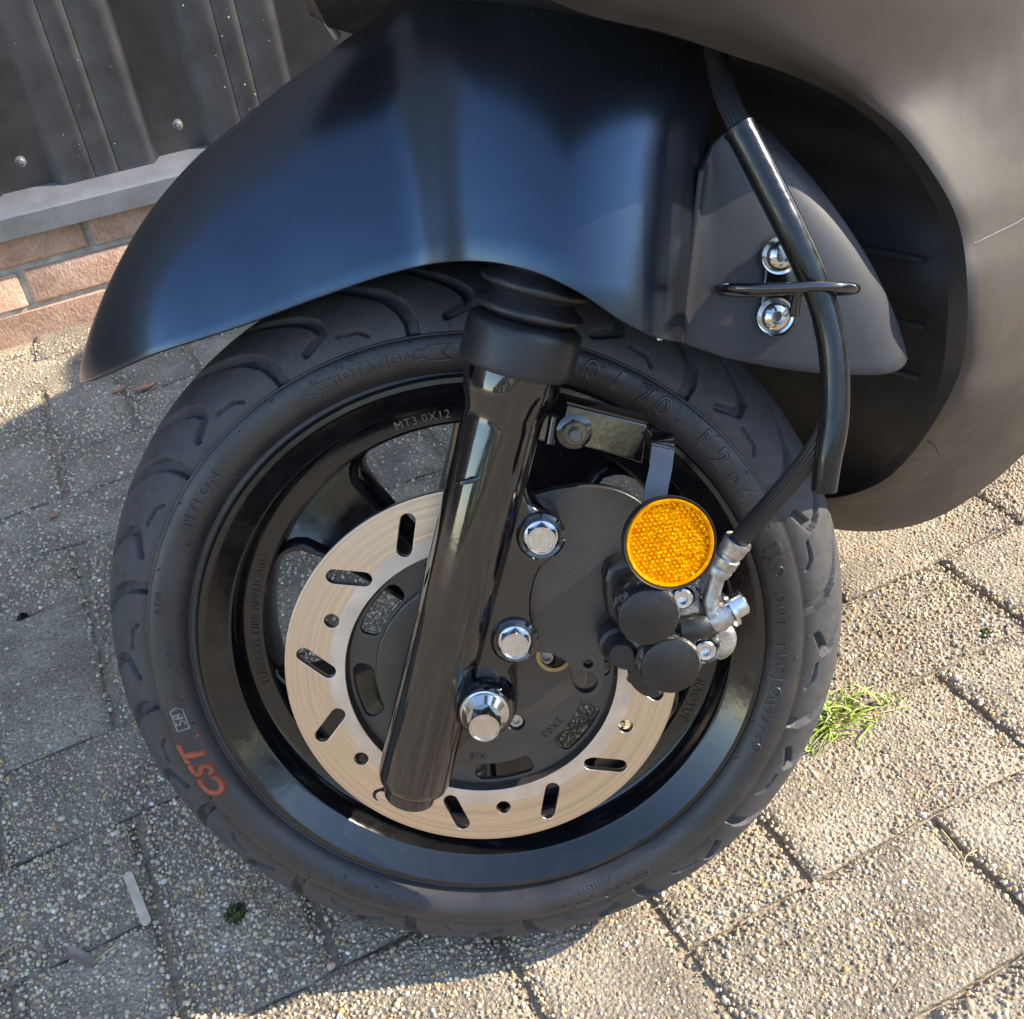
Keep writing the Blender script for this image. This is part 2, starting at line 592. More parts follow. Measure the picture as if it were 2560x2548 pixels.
def curve_mesh(name, splines, half, bev=0.0, res=2, fill='BOTH'):
    cu = bpy.data.curves.new(name, 'CURVE')
    cu.dimensions = '2D'
    cu.fill_mode = fill
    for s in splines:
        sp = cu.splines.new('POLY')
        sp.points.add(len(s) - 1)
        for p, (x, y) in zip(sp.points, s):
            p.co = (x, y, 0, 1)
        sp.use_cyclic_u = True
    cu.extrude = max(half - bev, 0.0)
    cu.bevel_depth = bev
    cu.bevel_resolution = res
    cu.offset = -bev
    ob = bpy.data.objects.new(name, cu)
    COL.objects.link(ob)
    dg = bpy.context.evaluated_depsgraph_get()
    me = bpy.data.meshes.new_from_object(ob.evaluated_get(dg))
    bpy.data.objects.remove(ob)
    bpy.data.curves.remove(cu)
    me.name = name
    return me


def map_mesh(me, fn):
    n = len(me.vertices)
    a = np.empty(n * 3)
    me.vertices.foreach_get('co', a)
    a = fn(a.reshape(-1, 3))
    me.vertices.foreach_set('co', a.reshape(-1))
    me.update()


def plate(name, outer, holes, y0, y1, mat, parent, bev=0.0008, angle=30.0):
    """flat plate in the wheel's xz plane between depths y0 (near) and y1 (far)"""
    sp = [list(outer)] + [list(h) for h in holes]
    me = curve_mesh(name, sp, abs(y1 - y0) / 2, bev)
    ym = (y0 + y1) / 2
    map_mesh(me, lambda a: np.stack([a[:, 0], ym - a[:, 2], a[:, 1]], 1))
    smooth(me, angle)
    return link(name, me, mat, parent)


def pts_at(pxs, y, smooth_n=0):
    P = [at(x, yy, y)[[0, 2]] for x, yy in pxs]
    if smooth_n:
        P = spline(P + [P[0]], smooth_n)[:-1]
    return [tuple(p) for p in P]


def circ(cx, cz, r, n=40):
    return [(cx + r * math.cos(2 * math.pi * i / n), cz + r * math.sin(2 * math.pi * i / n)) for i in range(n)]


def slot(p, q, r, n=10):
    p = np.array(p); q = np.array(q)
    d = (q - p) / np.linalg.norm(q - p)
    a0 = math.atan2(d[1], d[0])
    o = []
    for c, s in ((q, -math.pi / 2), (p, math.pi / 2)):
        for i in range(n + 1):
            a = a0 + s + math.pi * i / n
            o.append((c[0] + r * math.cos(a), c[1] + r * math.sin(a)))
    return o


def polar(r, deg, cz=R0):
    return (r * math.cos(math.radians(deg)), cz + r * math.sin(math.radians(deg)))


FONT = None


def text_mesh(s, size, half, bev=0.0, outline=False, shear=0.0, spacing=1.0):
    cu = bpy.data.curves.new('t', 'FONT')
    cu.body = s
    cu.size = size
    cu.align_x = 'CENTER'
    cu.align_y = 'CENTER'
    cu.space_character = spacing
    cu.shear = shear
    cu.resolution_u = 4
    if outline:
        cu.fill_mode = 'NONE'
        cu.bevel_depth = bev
        cu.bevel_resolution = 1
    else:
        cu.extrude = half
        cu.bevel_depth = bev
        cu.bevel_resolution = 0
    ob = bpy.data.objects.new('t', cu)
    COL.objects.link(ob)
    dg = bpy.context.evaluated_depsgraph_get()
    me = bpy.data.meshes.new_from_object(ob.evaluated_get(dg))
    bpy.data.objects.remove(ob)
    bpy.data.curves.remove(cu)
    return me


def wheel_text(name, s, size, deg, r, yfun, mat, parent, half=0.0005, bev=0.0, outline=False, lift=0.0, shear=0.0, spacing=1.0):
    me = text_mesh(s, size, half, bev, outline, shear, spacing)
    # cut long strokes so that they follow the round sidewall
    import bmesh
    bm = bmesh.new()
    bm.from_mesh(me)
    bmesh.ops.triangulate(bm, faces=[f for f in bm.faces if len(f.verts) > 4])
    for _ in range(3):
        long_e = [e for e in bm.edges if e.calc_length() > 0.0024]
        if not long_e:
            break
        bmesh.ops.subdivide_edges(bm, edges=long_e, cuts=1)
    bm.to_mesh(me)
    bm.free()
    a0 = math.radians(deg)

    def fn(a):
        th = a0 - a[:, 0] / r
        rr = r + a[:, 1]
        return np.stack([rr * np.cos(th), yfun(rr) - a[:, 2] - lift, R0 + rr * np.sin(th)], 1)
    map_mesh(me, fn)
    me.name = name
    smooth(me, 50)
    return link(name, me, mat, parent)


def hex_bolt(name, c, parent, y, r=0.0065, h=0.005, flange=0.0, mat='steel', phase=0.2, dome=True):
    """bolt head facing the near side, its seat at depth y, centre c=(x,z)"""
    x, z = c
    prof = []
    o = None
    V, F = [], []
    ring = [(r, 0.0), (r, h - 0.0012), (r * 0.90, h), (r * 0.82, h), (r * 0.78, h - 0.0004)]
    n = 6
    for rr, hh in ring:
        cir = rr < r
        for i in range(24):
            a = 2 * math.pi * i / 24 + phase
            if cir:
                k = rr
            else:
                k = r * math.cos(math.pi / 6) / math.cos(((a - phase) % (math.pi / 3)) - math.pi / 6)
            V.append((x + k * math.cos(a), y - hh, z + k * math.sin(a)))
    for j in range(len(ring) - 1):
        for i in range(24):
            a, b = j * 24 + i, j * 24 + (i + 1) % 24
            F.append((a, b, b + 24, a + 24))
    F.append([(len(ring) - 1) * 24 + i for i in range(24)])
    o = link(name, mesh_from(name, V, F, 25), mat, parent)
    if flange:
        lathe('washer', [(0.0, -0.0), (flange * 0.75, 0.0), (flange, 0.0008), (flange, 0.0020), (0.0, 0.0020)], mat, o,
              origin=(x, y - 0.0005, z), axis=(0, 1, 0), seg=40)
    return o


def button_bolt(name, c, parent, y, r=0.008, mat='chrome'):
    x, z = c
    prof = [(0.0, -0.0020), (0.0030, -0.0020), (0.00315, -0.0046)]
    for i in range(1, 9):
        a = math.radians(20 + 70 * i / 8)
        prof.append((r * 0.92 * math.sin(a), -0.0050 * math.cos(a)))
    prof += [(r * 0.94, 0.0004), (r * 1.12, 0.0), (r * 1.14, 0.0010), (0.0, 0.0012)]
    return lathe(name, prof, mat, parent, origin=(x, y, z), axis=(0, 1, 0), seg=36, angle=30)


def socket_bolt(name, c, parent, y, r=0.0047, mat='steel'):
    x, z = c
    prof = [(0.0, 0.0005), (0.0026, 0.0), (0.0029, -0.0028), (r * 0.86, -0.0030), (r, -0.0022), (r, 0.002), (0.0, 0.002)]
    return lathe(name, prof, mat, parent, origin=(x, y, z), axis=(0, 1, 0), seg=6 * 6, angle=30)

# ================================================================== THE SETTING
# ---- ground sheet with the joints' sand, pavers laid in herringbone bond
PX, PY = 0.1048, 0.1062
X0, Y0 = 0.2045, 0.3270
me = mesh_from('ground', [(-40, -40, -0.0065), (40, -40, -0.0065), (40, 40, -0.0065), (-40, 40, -0.0065)], [(0, 1, 2, 3)])
ground = link('ground', me, 'sand')
ground.location = (0, 0, 0.0022)
tag(ground, 'concrete block paving laid in herringbone with sandy joints', None, kind='structure')


def paver_mesh(lx, ly, seed):
    r = np.random.default_rng(seed)
    nx, ny = (22, 12) if lx > ly else (12, 22)
    ph = r.uniform(0, 6.28, 8)

    def wob(u, k):
        return 0.0010 * math.sin(u * 38 + ph[k]) + 0.0007 * math.sin(u * 97 + ph[k + 1])
    V = []
    ux = np.concatenate([[0, 0.0], np.linspace(0, 1, nx - 2) , [1, 1.0]]) if False else np.linspace(0, 1, nx)
    # edge rows squeezed towards the border so the arris can be rounded
    ux = np.sign(ux - 0.5) * np.abs((ux - 0.5) * 2) ** 0.75 / 2 + 0.5
    uy = np.linspace(0, 1, ny)
    uy = np.sign(uy - 0.5) * np.abs((uy - 0.5) * 2) ** 0.75 / 2 + 0.5
    for i in range(nx):
        for j in range(ny):
            x = (ux[i] - 0.5) * lx
            y = (uy[j] - 0.5) * ly
            dx = lx / 2 - abs(x); dy = ly / 2 - abs(y)
            d = min(dx, dy)
            if dx < 1e-6:
                x += wob(y, 0) if x > 0 else -wob(y, 2)
            if dy < 1e-6:
                y += wob(x, 4) if y > 0 else -wob(x, 6)
            z = -0.0030 * max(0.0, 1 - dx / 0.008) ** 2 - 0.0016 * max(0.0, 1 - dy / 0.006) ** 2 + r.normal(0, 0.00035)
            if d < 0.006:
                z -= abs(r.normal(0, 0.0008))
            V.append((x, y, z))
    F = grid_faces(nx, ny)
    # skirt
    rim = [i * ny for i in range(nx)] + [(nx - 1) * ny + j for j in range(1, ny)] + \
          [i * ny + ny - 1 for i in range(nx - 2, -1, -1)] + [j for j in range(ny - 2, 0, -1)]
    k0 = len(V)
    for a in rim:
        x, y, z = V[a]
        V.append((x, y, -0.06))
    n = len(rim)
    for a in range(n):
        F.append((rim[a], k0 + a, k0 + (a + 1) % n, rim[(a + 1) % n]))
    return mesh_from('paver', V, F, 60)


PH = [paver_mesh(2 * PX - 0.0082, PY - 0.0022, 11 + k) for k in range(4)]
PV = [paver_mesh(PX - 0.0082, 2 * PY - 0.0022, 31 + k) for k in range(4)]
for m_ in PH + PV:
    m_.materials.append(M['paver'])
blocks = []
for i in range(-46, 50):
    for j in range(-34, 13):
        s = (i - j + 3) % 4
        if s == 0:
            blocks.append((X0 + PX * (i + 1), Y0 + PY * (j + 0.5), 'H'))
        elif s == 2:
            blocks.append((X0 + PX * (i + 0.5), Y0 + PY * j, 'V'))
blocks = [b for b in blocks if b[1] < 1.66]
blocks.sort(key=lambda b: (b[0] - 0.25) ** 2 + (b[1] - 0.75) ** 2)
rest = blocks[300:]
blocks = blocks[:300]
V, F = [], []
for bx, by, kind in rest:
    lx, ly = ((2 * PX - 0.0082, PY - 0.0022) if kind == 'H' else (PX - 0.0082, 2 * PY - 0.0022))
    k0 = len(V)
    dz = random.uniform(-0.0015, 0.001)
    for ins, z in ((0.0, -0.03), (0.0, -0.003), (0.005, 0.0)):
        V += [(bx + sx * (lx / 2 - ins), by + sy * (ly / 2 - ins), z + dz) for sx, sy in ((-1, -1), (1, -1), (1, 1), (-1, 1))]
    for r_ in (0, 4):
        F += [(k0 + r_ + q, k0 + r_ + (q + 1) % 4, k0 + r_ + 4 + (q + 1) % 4, k0 + r_ + 4 + q) for q in range(4)]
    F.append((k0 + 8, k0 + 9, k0 + 10, k0 + 11))
far_p = link('outer_pavers', mesh_from('outer_pavers', V, F, 25), 'paver', ground)
far_p['kind'] = 'stuff'
for k, (bx, by, kind) in enumerate(blocks):
    o = link('paver', (PH if kind == 'H' else PV)[k % 4], None, ground)
    o.location = (bx, by, random.uniform(-0.0012, 0.0008))
    o.rotation_euler = (random.gauss(0, 0.004), random.gauss(0, 0.004), (math.pi if random.random() < 0.5 else 0) + random.gauss(0, 0.006))

# ---- exposed aggregate: pebbles bedded in the paver faces
def pebbles(x0, x1, y0, y1, step, smin, smax, keep, hmul):
    gx = np.arange(x0, x1, step); gy = np.arange(y0, y1, step)
    X, Y = np.meshgrid(gx, gy)
    X = X.ravel() + rng.uniform(-0.5, 0.5, X.size) * step
    Y = Y.ravel() + rng.uniform(-0.5, 0.5, Y.size) * step
    ok = rng.random(X.size) < keep
    X, Y = X[ok], Y[ok]
    ci = np.floor((X - X0) / PX).astype(int); cj = np.floor((Y - Y0) / PY).astype(int)
    fx = (X - X0) / PX - ci; fy = (Y - Y0) / PY - cj
    s = (ci - cj + 3) % 4
    dl = np.where(s == 1, 1.0, fx * PX); dr = np.where(s == 0, 1.0, (1 - fx) * PX)
    db = np.where(s == 2, 1.0, fy * PY); dt = np.where(s == 3, 1.0, (1 - fy) * PY)
    d = np.minimum(np.minimum(dl, dr), np.minimum(db, dt))
    wear = 0.5 + 0.22 * np.sin(X * 11.3 + 1.0 + 2.0 * np.sin(Y * 7.1)) + 0.20 * np.sin(Y * 15.7 + X * 6.1) + 0.16 * np.sin((np.where(s == 1, ci - 1, ci)) * 12.9898 + (np.where(s == 2, cj - 1, cj)) * 78.233)
    size = smin + (smax - smin) * rng.random(X.size) ** 2.2
    ok = (d > 0.0016 + size * 0.45) & (rng.random(X.size) < 0.45 + 1.0 * wear)
    # keep what lies in or near the view
    q = (np.stack([X, Y, np.zeros_like(X)], 1) - CAM) @ CAM_R.T
    u = q[:, 0] / q[:, 2] * F_PX + 1280; v = q[:, 1] / q[:, 2] * F_PX + 1274
    ok &= (u > -500) & (u < 3060) & (v > 300) & (v < 2950)
    return X[ok], Y[ok], size[ok], d[ok], hmul * np.ones(ok.sum())


parts = [pebbles(-0.34, 0.98, 0.14, 0.80, 0.0034, 0.0010, 0.0024, 0.97, 1.0),
         pebbles(-0.34, 0.98, 0.14, 0.80, 0.0085, 0.0018, 0.0032, 0.42, 0.9),
         pebbles(-0.34, 0.98, 0.14, 0.80, 0.0260, 0.0032, 0.0045, 0.35, 0.7),
         pebbles(-0.40, 1.2, 0.80, 1.66, 0.0058, 0.0013, 0.0031, 0.9, 0.9)]
X = np.concatenate([p_[0] for p_ in parts]); Y = np.concatenate([p_[1] for p_ in parts])
S = np.concatenate([p_[2] for p_ in parts]); D = np.concatenate([p_[3] for p_ in parts]); HM = np.concatenate([p_[4] for p_ in parts])
n = len(X)
K = 6
ang = (np.arange(K) * 2 * math.pi / K)[None, :] + rng.uniform(0, 6.28, (n, 1))
el = rng.uniform(0.65, 1.0, (n, 1)); ro = rng.uniform(0, 3.14, (n, 1))
jit1 = rng.uniform(0.72, 1.15, (n, K)); jit2 = rng.uniform(0.75, 1.2, (n, K))
z0 = -0.0024 * np.maximum(0, 1 - D / 0.008) ** 2
Hh = S * rng.uniform(0.30, 0.80, n) * HM


def ringpts(rad, zz, jit):
    a = rad * S[:, None] * jit * np.cos(ang); b = rad * S[:, None] * jit * np.sin(ang) * el
    return np.stack([X[:, None] + a * np.cos(ro) - b * np.sin(ro), Y[:, None] + a * np.sin(ro) + b * np.cos(ro),
                     np.broadcast_to(zz[:, None], a.shape) + rng.normal(0, 0.00012, a.shape)], -1)


top = np.stack([X + rng.normal(0, 0.2, n) * S, Y + rng.normal(0, 0.2, n) * S, z0 + Hh], -1)[:, None]
r1 = ringpts(0.62, z0 + Hh * 0.78, jit1)
r2 = ringpts(1.0, z0 - 0.0008, jit2)
VV = np.concatenate([top, r1, r2], 1).reshape(-1, 3)
ks = np.arange(K); kn = (ks + 1) % K
tri = np.concatenate([np.stack([np.zeros(K, int), 1 + ks, 1 + kn], 1),
                      np.stack([1 + ks, 1 + K + ks, 1 + K + kn], 1),
                      np.stack([1 + ks, 1 + K + kn, 1 + kn], 1)])
TT = (tri[None] + (np.arange(n) * (2 * K + 1))[:, None, None]).reshape(-1, 3)
me = bpy.data.meshes.new('aggregate')
me.vertices.add(len(VV)); me.vertices.foreach_set('co', VV.ravel())
me.loops.add(TT.size); me.loops.foreach_set('vertex_index', TT.ravel().astype(np.int32))
me.polygons.add(len(TT)); me.polygons.foreach_set('loop_start', (np.arange(len(TT)) * 3).astype(np.int32))
me.polygons.foreach_set('use_smooth', np.ones(len(TT), dtype=bool))
me.update(calc_edges=True)
pal = np.array([(0.45, 0.345, 0.21), (0.55, 0.445, 0.29), (0.28, 0.21, 0.14), (0.46, 0.30, 0.13), (0.62, 0.55, 0.43),
                (0.19, 0.155, 0.12), (0.49, 0.40, 0.275), (0.33, 0.29, 0.24), (0.44, 0.29, 0.20), (0.72, 0.68, 0.60)])
pw = np.array([0.20, 0.18, 0.13, 0.07, 0.07, 0.07, 0.16, 0.06, 0.05, 0.01])
tint = pal[rng.choice(len(pal), n, p=pw)] * rng.uniform(0.95, 1.35, (n, 1))
tc_ = np.repeat(np.concatenate([tint, np.ones((n, 1))], 1), 2 * K + 1, axis=0)
ca = me.color_attributes.new('tint', 'FLOAT_COLOR', 'POINT')
ca.data.foreach_set('color', tc_.ravel().astype(np.float32))
agg = link('aggregate', me, 'stone')
agg.location = (0, 0, 0.0022)
tag(agg, 'small tan, grey and white pebbles exposed in the faces of the pavers', 'pebbles', kind='stuff')

# ---- brick plinth of the wall behind
YW = 1.690


def box_mesh(name, x0, x1, y0, y1, z0, z1, bev=0.0, jit=0.0, sub=1):
    import bmesh
    bm = bmesh.new()
    bmesh.ops.create_cube(bm, size=1.0)
    for v in bm.verts:
        v.co = Vector(((x0 + x1) / 2 + v.co.x * (x1 - x0), (y0 + y1) / 2 + v.co.y * (y1 - y0), (z0 + z1) / 2 + v.co.z * (z1 - z0)))
    if bev:
        bmesh.ops.bevel(bm, geom=bm.edges[:], offset=bev, segments=2, affect='EDGES', profile=0.6)
    if jit:
        for v in bm.verts:
            v.co += Vector((random.gauss(0, jit), random.gauss(0, jit), random.gauss(0, jit)))
    me = bpy.data.meshes.new(name)
    bm.to_mesh(me); bm.free()
    smooth(me, 40)
    return me


wall = bpy.data.objects.new('brick_wall', None); COL.objects.link(wall)
wall.location = (0, YW, 0)
tag(wall, 'low red brick wall with grey mortar under the black metal cladding', 'brick wall')
link('mortar', box_mesh('mortar', -17.4, 3.2, 0.007, 0.25, -0.02, 0.172), 'mortar', wall)
bricks = [box_mesh('brick', -0.105, 0.105, 0, 0.09, 0, 0.052, 0.0035, 0.0007) for k in range(4)]
for b_ in bricks:
    b_.materials.append(M['brick'])
for c_, (zc, xo) in enumerate(((-0.008, 0.026), (0.0545, -0.087), (0.117, 0.026))):
    for k in range(-9, 12):
        o = link('brick', bricks[(k + c_) % 4], None, wall)
        o.location = (xo + 0.005 + 0.105 + 0.22 * k, random.uniform(-0.0015, 0.0015), zc + random.uniform(-0.001, 0.001))
        o.rotation_euler = (0, random.gauss(0, 0.004), random.gauss(0, 0.004))

# ---- black trapezoidal cladding with its drip sill
clad = bpy.data.objects.new('metal_cladding', None); COL.objects.link(clad)
clad.location = (0, YW, 0.17)
tag(clad, 'black ribbed sheet metal cladding with a grey drip sill at its foot', 'cladding')
DEP = 0.014
YF = 0.008         # rib fronts, recesses lie DEP deeper
unit = [(0.006, YF + DEP), (0.021, YF), (0.0655, YF), (0.067, YF + 0.0012), (0.0685, YF), (0.1005, YF), (0.102, YF + 0.0016), (0.1035, YF),
        (0.154, YF), (0.166, YF + DEP)]
prof = []
for k in range(-75, 14):
    prof += [(x + 0.233 * k, y) for x, y in unit]
V = []
for x, y in prof:
    V += [(x, y, 0.035), (x, y, 3.0)]
sheet = link('ribbed_sheet', mesh_from('ribbed_sheet', V, grid_faces(len(prof), 2), 20), 'cladding', clad)
sd = sheet.modifiers.new('thickness', 'SOLIDIFY'); sd.thickness = 0.0012; sd.offset = 1.0
# sill: sloped top, front drop
sp_ = [(0.040, 0.052), (0.002, 0.040), (-0.026, 0.027), (-0.0285, 0.0245), (-0.0285, -0.006), (-0.026, -0.008), (-0.023, -0.006), (-0.023, 0.018), (0.040, 0.030)]
V = []
for x in (-17.4, 3.2):
    V += [(x, y, z) for y, z in sp_]
F = grid_faces(2, len(sp_), False, True) + [list(range(len(sp_))), [len(sp_) + k for k in range(len(sp_))][::-1]]
link('drip_sill', mesh_from('drip_sill', V, F, 25), 'sill', clad)
for k in range(-3, 5):
    for zz in (0.085, 0.62, 1.3):
        o = lathe('screw', [(0.0, -0.0045), (0.003, -0.0045), (0.0045, -0.003), (0.0055, -0.0012), (0.008, -0.0008), (0.008, 0.0), (0.0, 0.0)], 'cladding', clad,
                  origin=(-0.026 + 0.233 * k, YF + DEP - 0.001, zz), axis=(0, 1, 0), seg=16)
# pale flecks of grit on the sheet
V, F = [], []
for k in range(130):
    k0 = len(V)
    x = random.uniform(-0.15, 0.45); z = random.uniform(0.05, 0.40)
    xm = (x - 0.0) % 0.233
    if not (0.023 < xm < 0.153):
        continue
    r_ = random.choice([0.0006, 0.0007, 0.0009, 0.0016]) * random.uniform(0.6, 1.2)
    V += [(x + r_ * math.cos(a) * random.uniform(0.6, 1.2), YF - 0.0006 - 0.0005, z + r_ * math.sin(a) * random.uniform(0.6, 1.4)) for a in np.arange(6) * math.pi / 3]
    V.append((x, YF - 0.0022, z))
    F += [(k0 + i, k0 + (i + 1) % 6, k0 + 6) for i in range(6)]
o = link('grit_flecks', mesh_from('grit_flecks', V, F), 'dirtspeck', clad)
o['kind'] = 'stuff'

# ---- clipped hedge put unseen behind the viewpoint to darken low reflections
added_hedge = bpy.data.objects.new('added_hedge', None); COL.objects.link(added_hedge)
added_hedge.location = (-2.0, -5.5, 0)
tag(added_hedge, 'unseen clipped green hedge along the open side of the yard', 'added_hedge')
nh = 15000
hx_ = rng.uniform(-14, 9, nh); hz_ = 1.75 * rng.random(nh) ** 0.8; hy_ = -rng.random(nh) ** 2 * 0.5 + 0.12 * np.sin(hx_ * 2.3) + 0.1 * np.sin(hz_ * 5 + hx_)
d1 = rng.normal(0, 1, (nh, 3)); d1 /= np.linalg.norm(d1, axis=1)[:, None]
d2 = np.cross(d1, rng.normal(0, 1, (nh, 3))); d2 /= np.linalg.norm(d2, axis=1)[:, None]
cc_ = np.stack([hx_, hy_, hz_], 1); sz_ = rng.uniform(0.05, 0.10, (nh, 1))
VV = np.stack([cc_ - d1 * sz_, cc_ + d2 * sz_ * 0.5, cc_ + d1 * sz_, cc_ - d2 * sz_ * 0.5], 1).reshape(-1, 3)
o = link('foliage', mesh_from('foliage', VV, np.arange(nh * 4).reshape(-1, 4), 80), 'added_hedge', added_hedge)
V, F = [], []
for k in range(46):
    x = -13.8 + k * 0.5
    v, f = tube_data([(x, -0.35, -0.05), (x + random.gauss(0, 0.05), -0.35, 0.8), (x + random.gauss(0, 0.1), -0.35, 1.6)], [0.035, 0.025, 0.012], 7)
    F += [[i + len(V) for i in q] for q in f]; V += list(v)
link('stems', mesh_from('stems', V, F), 'twig', added_hedge)

# ---- brick garage added out of frame on the right to darken reflections
gar = bpy.data.objects.new('added_garage', None); COL.objects.link(gar)
gar.location = (9.4, -3.6, 0)
gar.rotation_euler = (0, 0, math.radians(-20))
tag(gar, 'unseen flat roofed brick garage, added to darken reflections from the right', 'garage')
link('wall', box_mesh('wall', 0.0, 5.0, -4.5, 4.5, -0.1, 3.9, 0.01), 'brick', gar)
link('roof', box_mesh('roof', -0.25, 5.2, -4.7, 4.7, 3.9, 4.15, 0.02), 'plastic', gar)
for k in range(2):
    dr = link('door', box_mesh('door', -0.06, -0.003, -3.4 + k * 3.6, -0.8 + k * 3.6, 0.0, 2.2, 0.01), 'sill', gar)
    for j in range(7):
        link('board', box_mesh('board', -0.075, -0.058, -3.36 + k * 3.6 + j * 0.36, -3.04 + k * 3.6 + j * 0.36, 0.04, 2.16, 0.006), 'sill', dr)

# ================================================================== THE SCOOTER
ROOT = bpy.data.objects.new('scooter', None)
COL.objects.link(ROOT)
mr = Matrix.Identity(4)
for r in range(3):
    for c in range(3):
        mr[r][c] = WM[c][r]
    mr[r][3] = BASE[r]
ROOT.matrix_world = mr
tag(ROOT, 'matt black motor scooter, front wheel turned aside, parked by the wall', 'scooter')

# ---------------------------------------------------------------- tyre
RT = 0.2245
side = [(0.1590, -0.0400), (0.1630, -0.0428), (0.1665, -0.0440), (0.1678, -0.0434), (0.1690, -0.0452), (0.1705, -0.0475), (0.1730, -0.0502),
        (0.1765, -0.0522), (0.1805, -0.0531), (0.1845, -0.0530), (0.1875, -0.0522), (0.1893, -0.0512), (0.1899, -0.0504), (0.1906, -0.0504), (0.1910, -0.0497)]


def side_y(r):
    a = np.array(side)
    return np.interp(r, a[:, 0], a[:, 1])


t_ = np.linspace(0, 1, 64)
aa = (1 - t_) * math.pi / 2
tr = 0.1910 + (RT - 0.1910) * np.cos(aa) ** 0.95
ty = -0.0497 * np.sin(aa)
sd_ = spline(side, 46)
arc = np.concatenate([[0], np.cumsum(np.hypot(np.diff(tr), np.diff(ty)))])
L_T = arc[-1]
NP = 100                     # samples per tread period
PER = 16
RM = 0.21
th = np.arange(NP) / NP * (2 * math.pi / PER)
A_, B_ = np.meshgrid(th * RM, arc, indexing='ij')


def poly_d(A, B, pts, wid):
    """signed groove amount: 1 inside; pts in (deg, t)"""
    out = np.zeros_like(A)
    P = [(math.radians(d) * RM, np.interp(t, t_, arc) if t <= 1 else L_T * t) for d, t in pts]
    per = 2 * math.pi / PER * RM
    for sh in (-2, -1, 0, 1, 2):
        for k in range(len(P) - 1):
            ax_, bx_ = P[k][0] + sh * per, P[k][1]
            dx, dy = P[k + 1][0] + sh * per - ax_, P[k + 1][1] - bx_
            u = np.clip(((A - ax_) * dx + (B - bx_) * dy) / (dx * dx + dy * dy), 0, 1)
            d = np.hypot(A - ax_ - u * dx, B - bx_ - u * dy)
            w = wid[k] * (1 - u) + wid[k + 1] * u
            e = 0.0011
            out = np.maximum(out, np.clip((w + e / 2 - d) / e, 0, 1))
    return out


def sm(x):
    return x * x * (3 - 2 * x)


g = sm(poly_d(A_, B_, [(1.0, -0.05), (1.1, 0.12), (2.2, 0.28), (4.8, 0.44), (9.0, 0.60), (13.0, 0.76), (16.0, 0.95)],
              [0.0034, 0.0034, 0.0033, 0.0032, 0.0028, 0.0022, 0.0018])) * 0.0046
g = np.maximum(g, sm(poly_d(A_, B_, [(-4.4, 0.14), (-7.9, 0.25), (-7.4, 0.36), (-5.4, 0.47), (-0.8, 0.64), (4.0, 0.84)],
                            [0.0018, 0.0024, 0.0027, 0.0027, 0.0024, 0.0014])) * 0.0042)
g = np.maximum(g, sm(poly_d(A_, B_, [(12.6, 0.17), (9.4, 0.155), (8.0, 0.085)], [0.0007, 0.0009, 0.0007])) * 0.0018)
bump_ = np.maximum(0, 1 - np.hypot(A_ - math.radians(18.0) * RM, B_ - 0.0028) / 0.0012)
g = g - bump_ * 0.0006
# profile normals on the tread (pointing out)
nr = np.gradient(ty); ny_ = -np.gradient(tr)
ln_ = np.hypot(nr, ny_); nr /= ln_; ny_ /= ln_
R_near = tr[None] - nr[None] * g
Y_near = ty[None] - ny_[None] * g
S_near = np.tile(np.stack([sd_[:, 0], sd_[:, 1]], -1)[None], (NP, 1, 1))
# the shoulder edge is bitten by the grooves
nearT = np.stack([R_near, Y_near], -1)
step = 2
farT = np.stack([R_near, -Y_near], -1)[:, ::-1][:, 1::step]
farS = S_near[:, ::-1][:, ::4].copy(); farS[:, :, 1] *= -1
prof_all = np.concatenate([S_near, nearT, farT, farS], 1)
npf = prof_all.shape[1]
full = np.tile(prof_all, (PER, 1, 1))
th_all = np.arange(NP * PER) / (NP * PER) * 2 * math.pi + math.radians(1.5 - 0.3)
VV = np.stack([full[..., 0] * np.cos(th_all)[:, None], full[..., 1], R0 + full[..., 0] * np.sin(th_all)[:, None]], -1).reshape(-1, 3)
nu = NP * PER
I, J = np.meshgrid(np.arange(nu), np.arange(npf - 1), indexing='ij')
I2 = (I + 1) % nu
Q = np.stack([I * npf + J, I * npf + J + 1, I2 * npf + J + 1, I2 * npf + J], -1).reshape(-1, 4)
me = bpy.data.meshes.new('tyre')
me.vertices.add(len(VV)); me.vertices.foreach_set('co', VV.ravel())
me.loops.add(Q.size); me.loops.foreach_set('vertex_index', Q.ravel().astype(np.int32))
me.polygons.add(len(Q)); me.polygons.foreach_set('loop_start', (np.arange(len(Q)) * 4).astype(np.int32))
me.update(calc_edges=True)
smooth(me, 60)
tyre = link('tyre', me, 'tyre', ROOT)
tyre.location = (-0.0035, 0, 0)
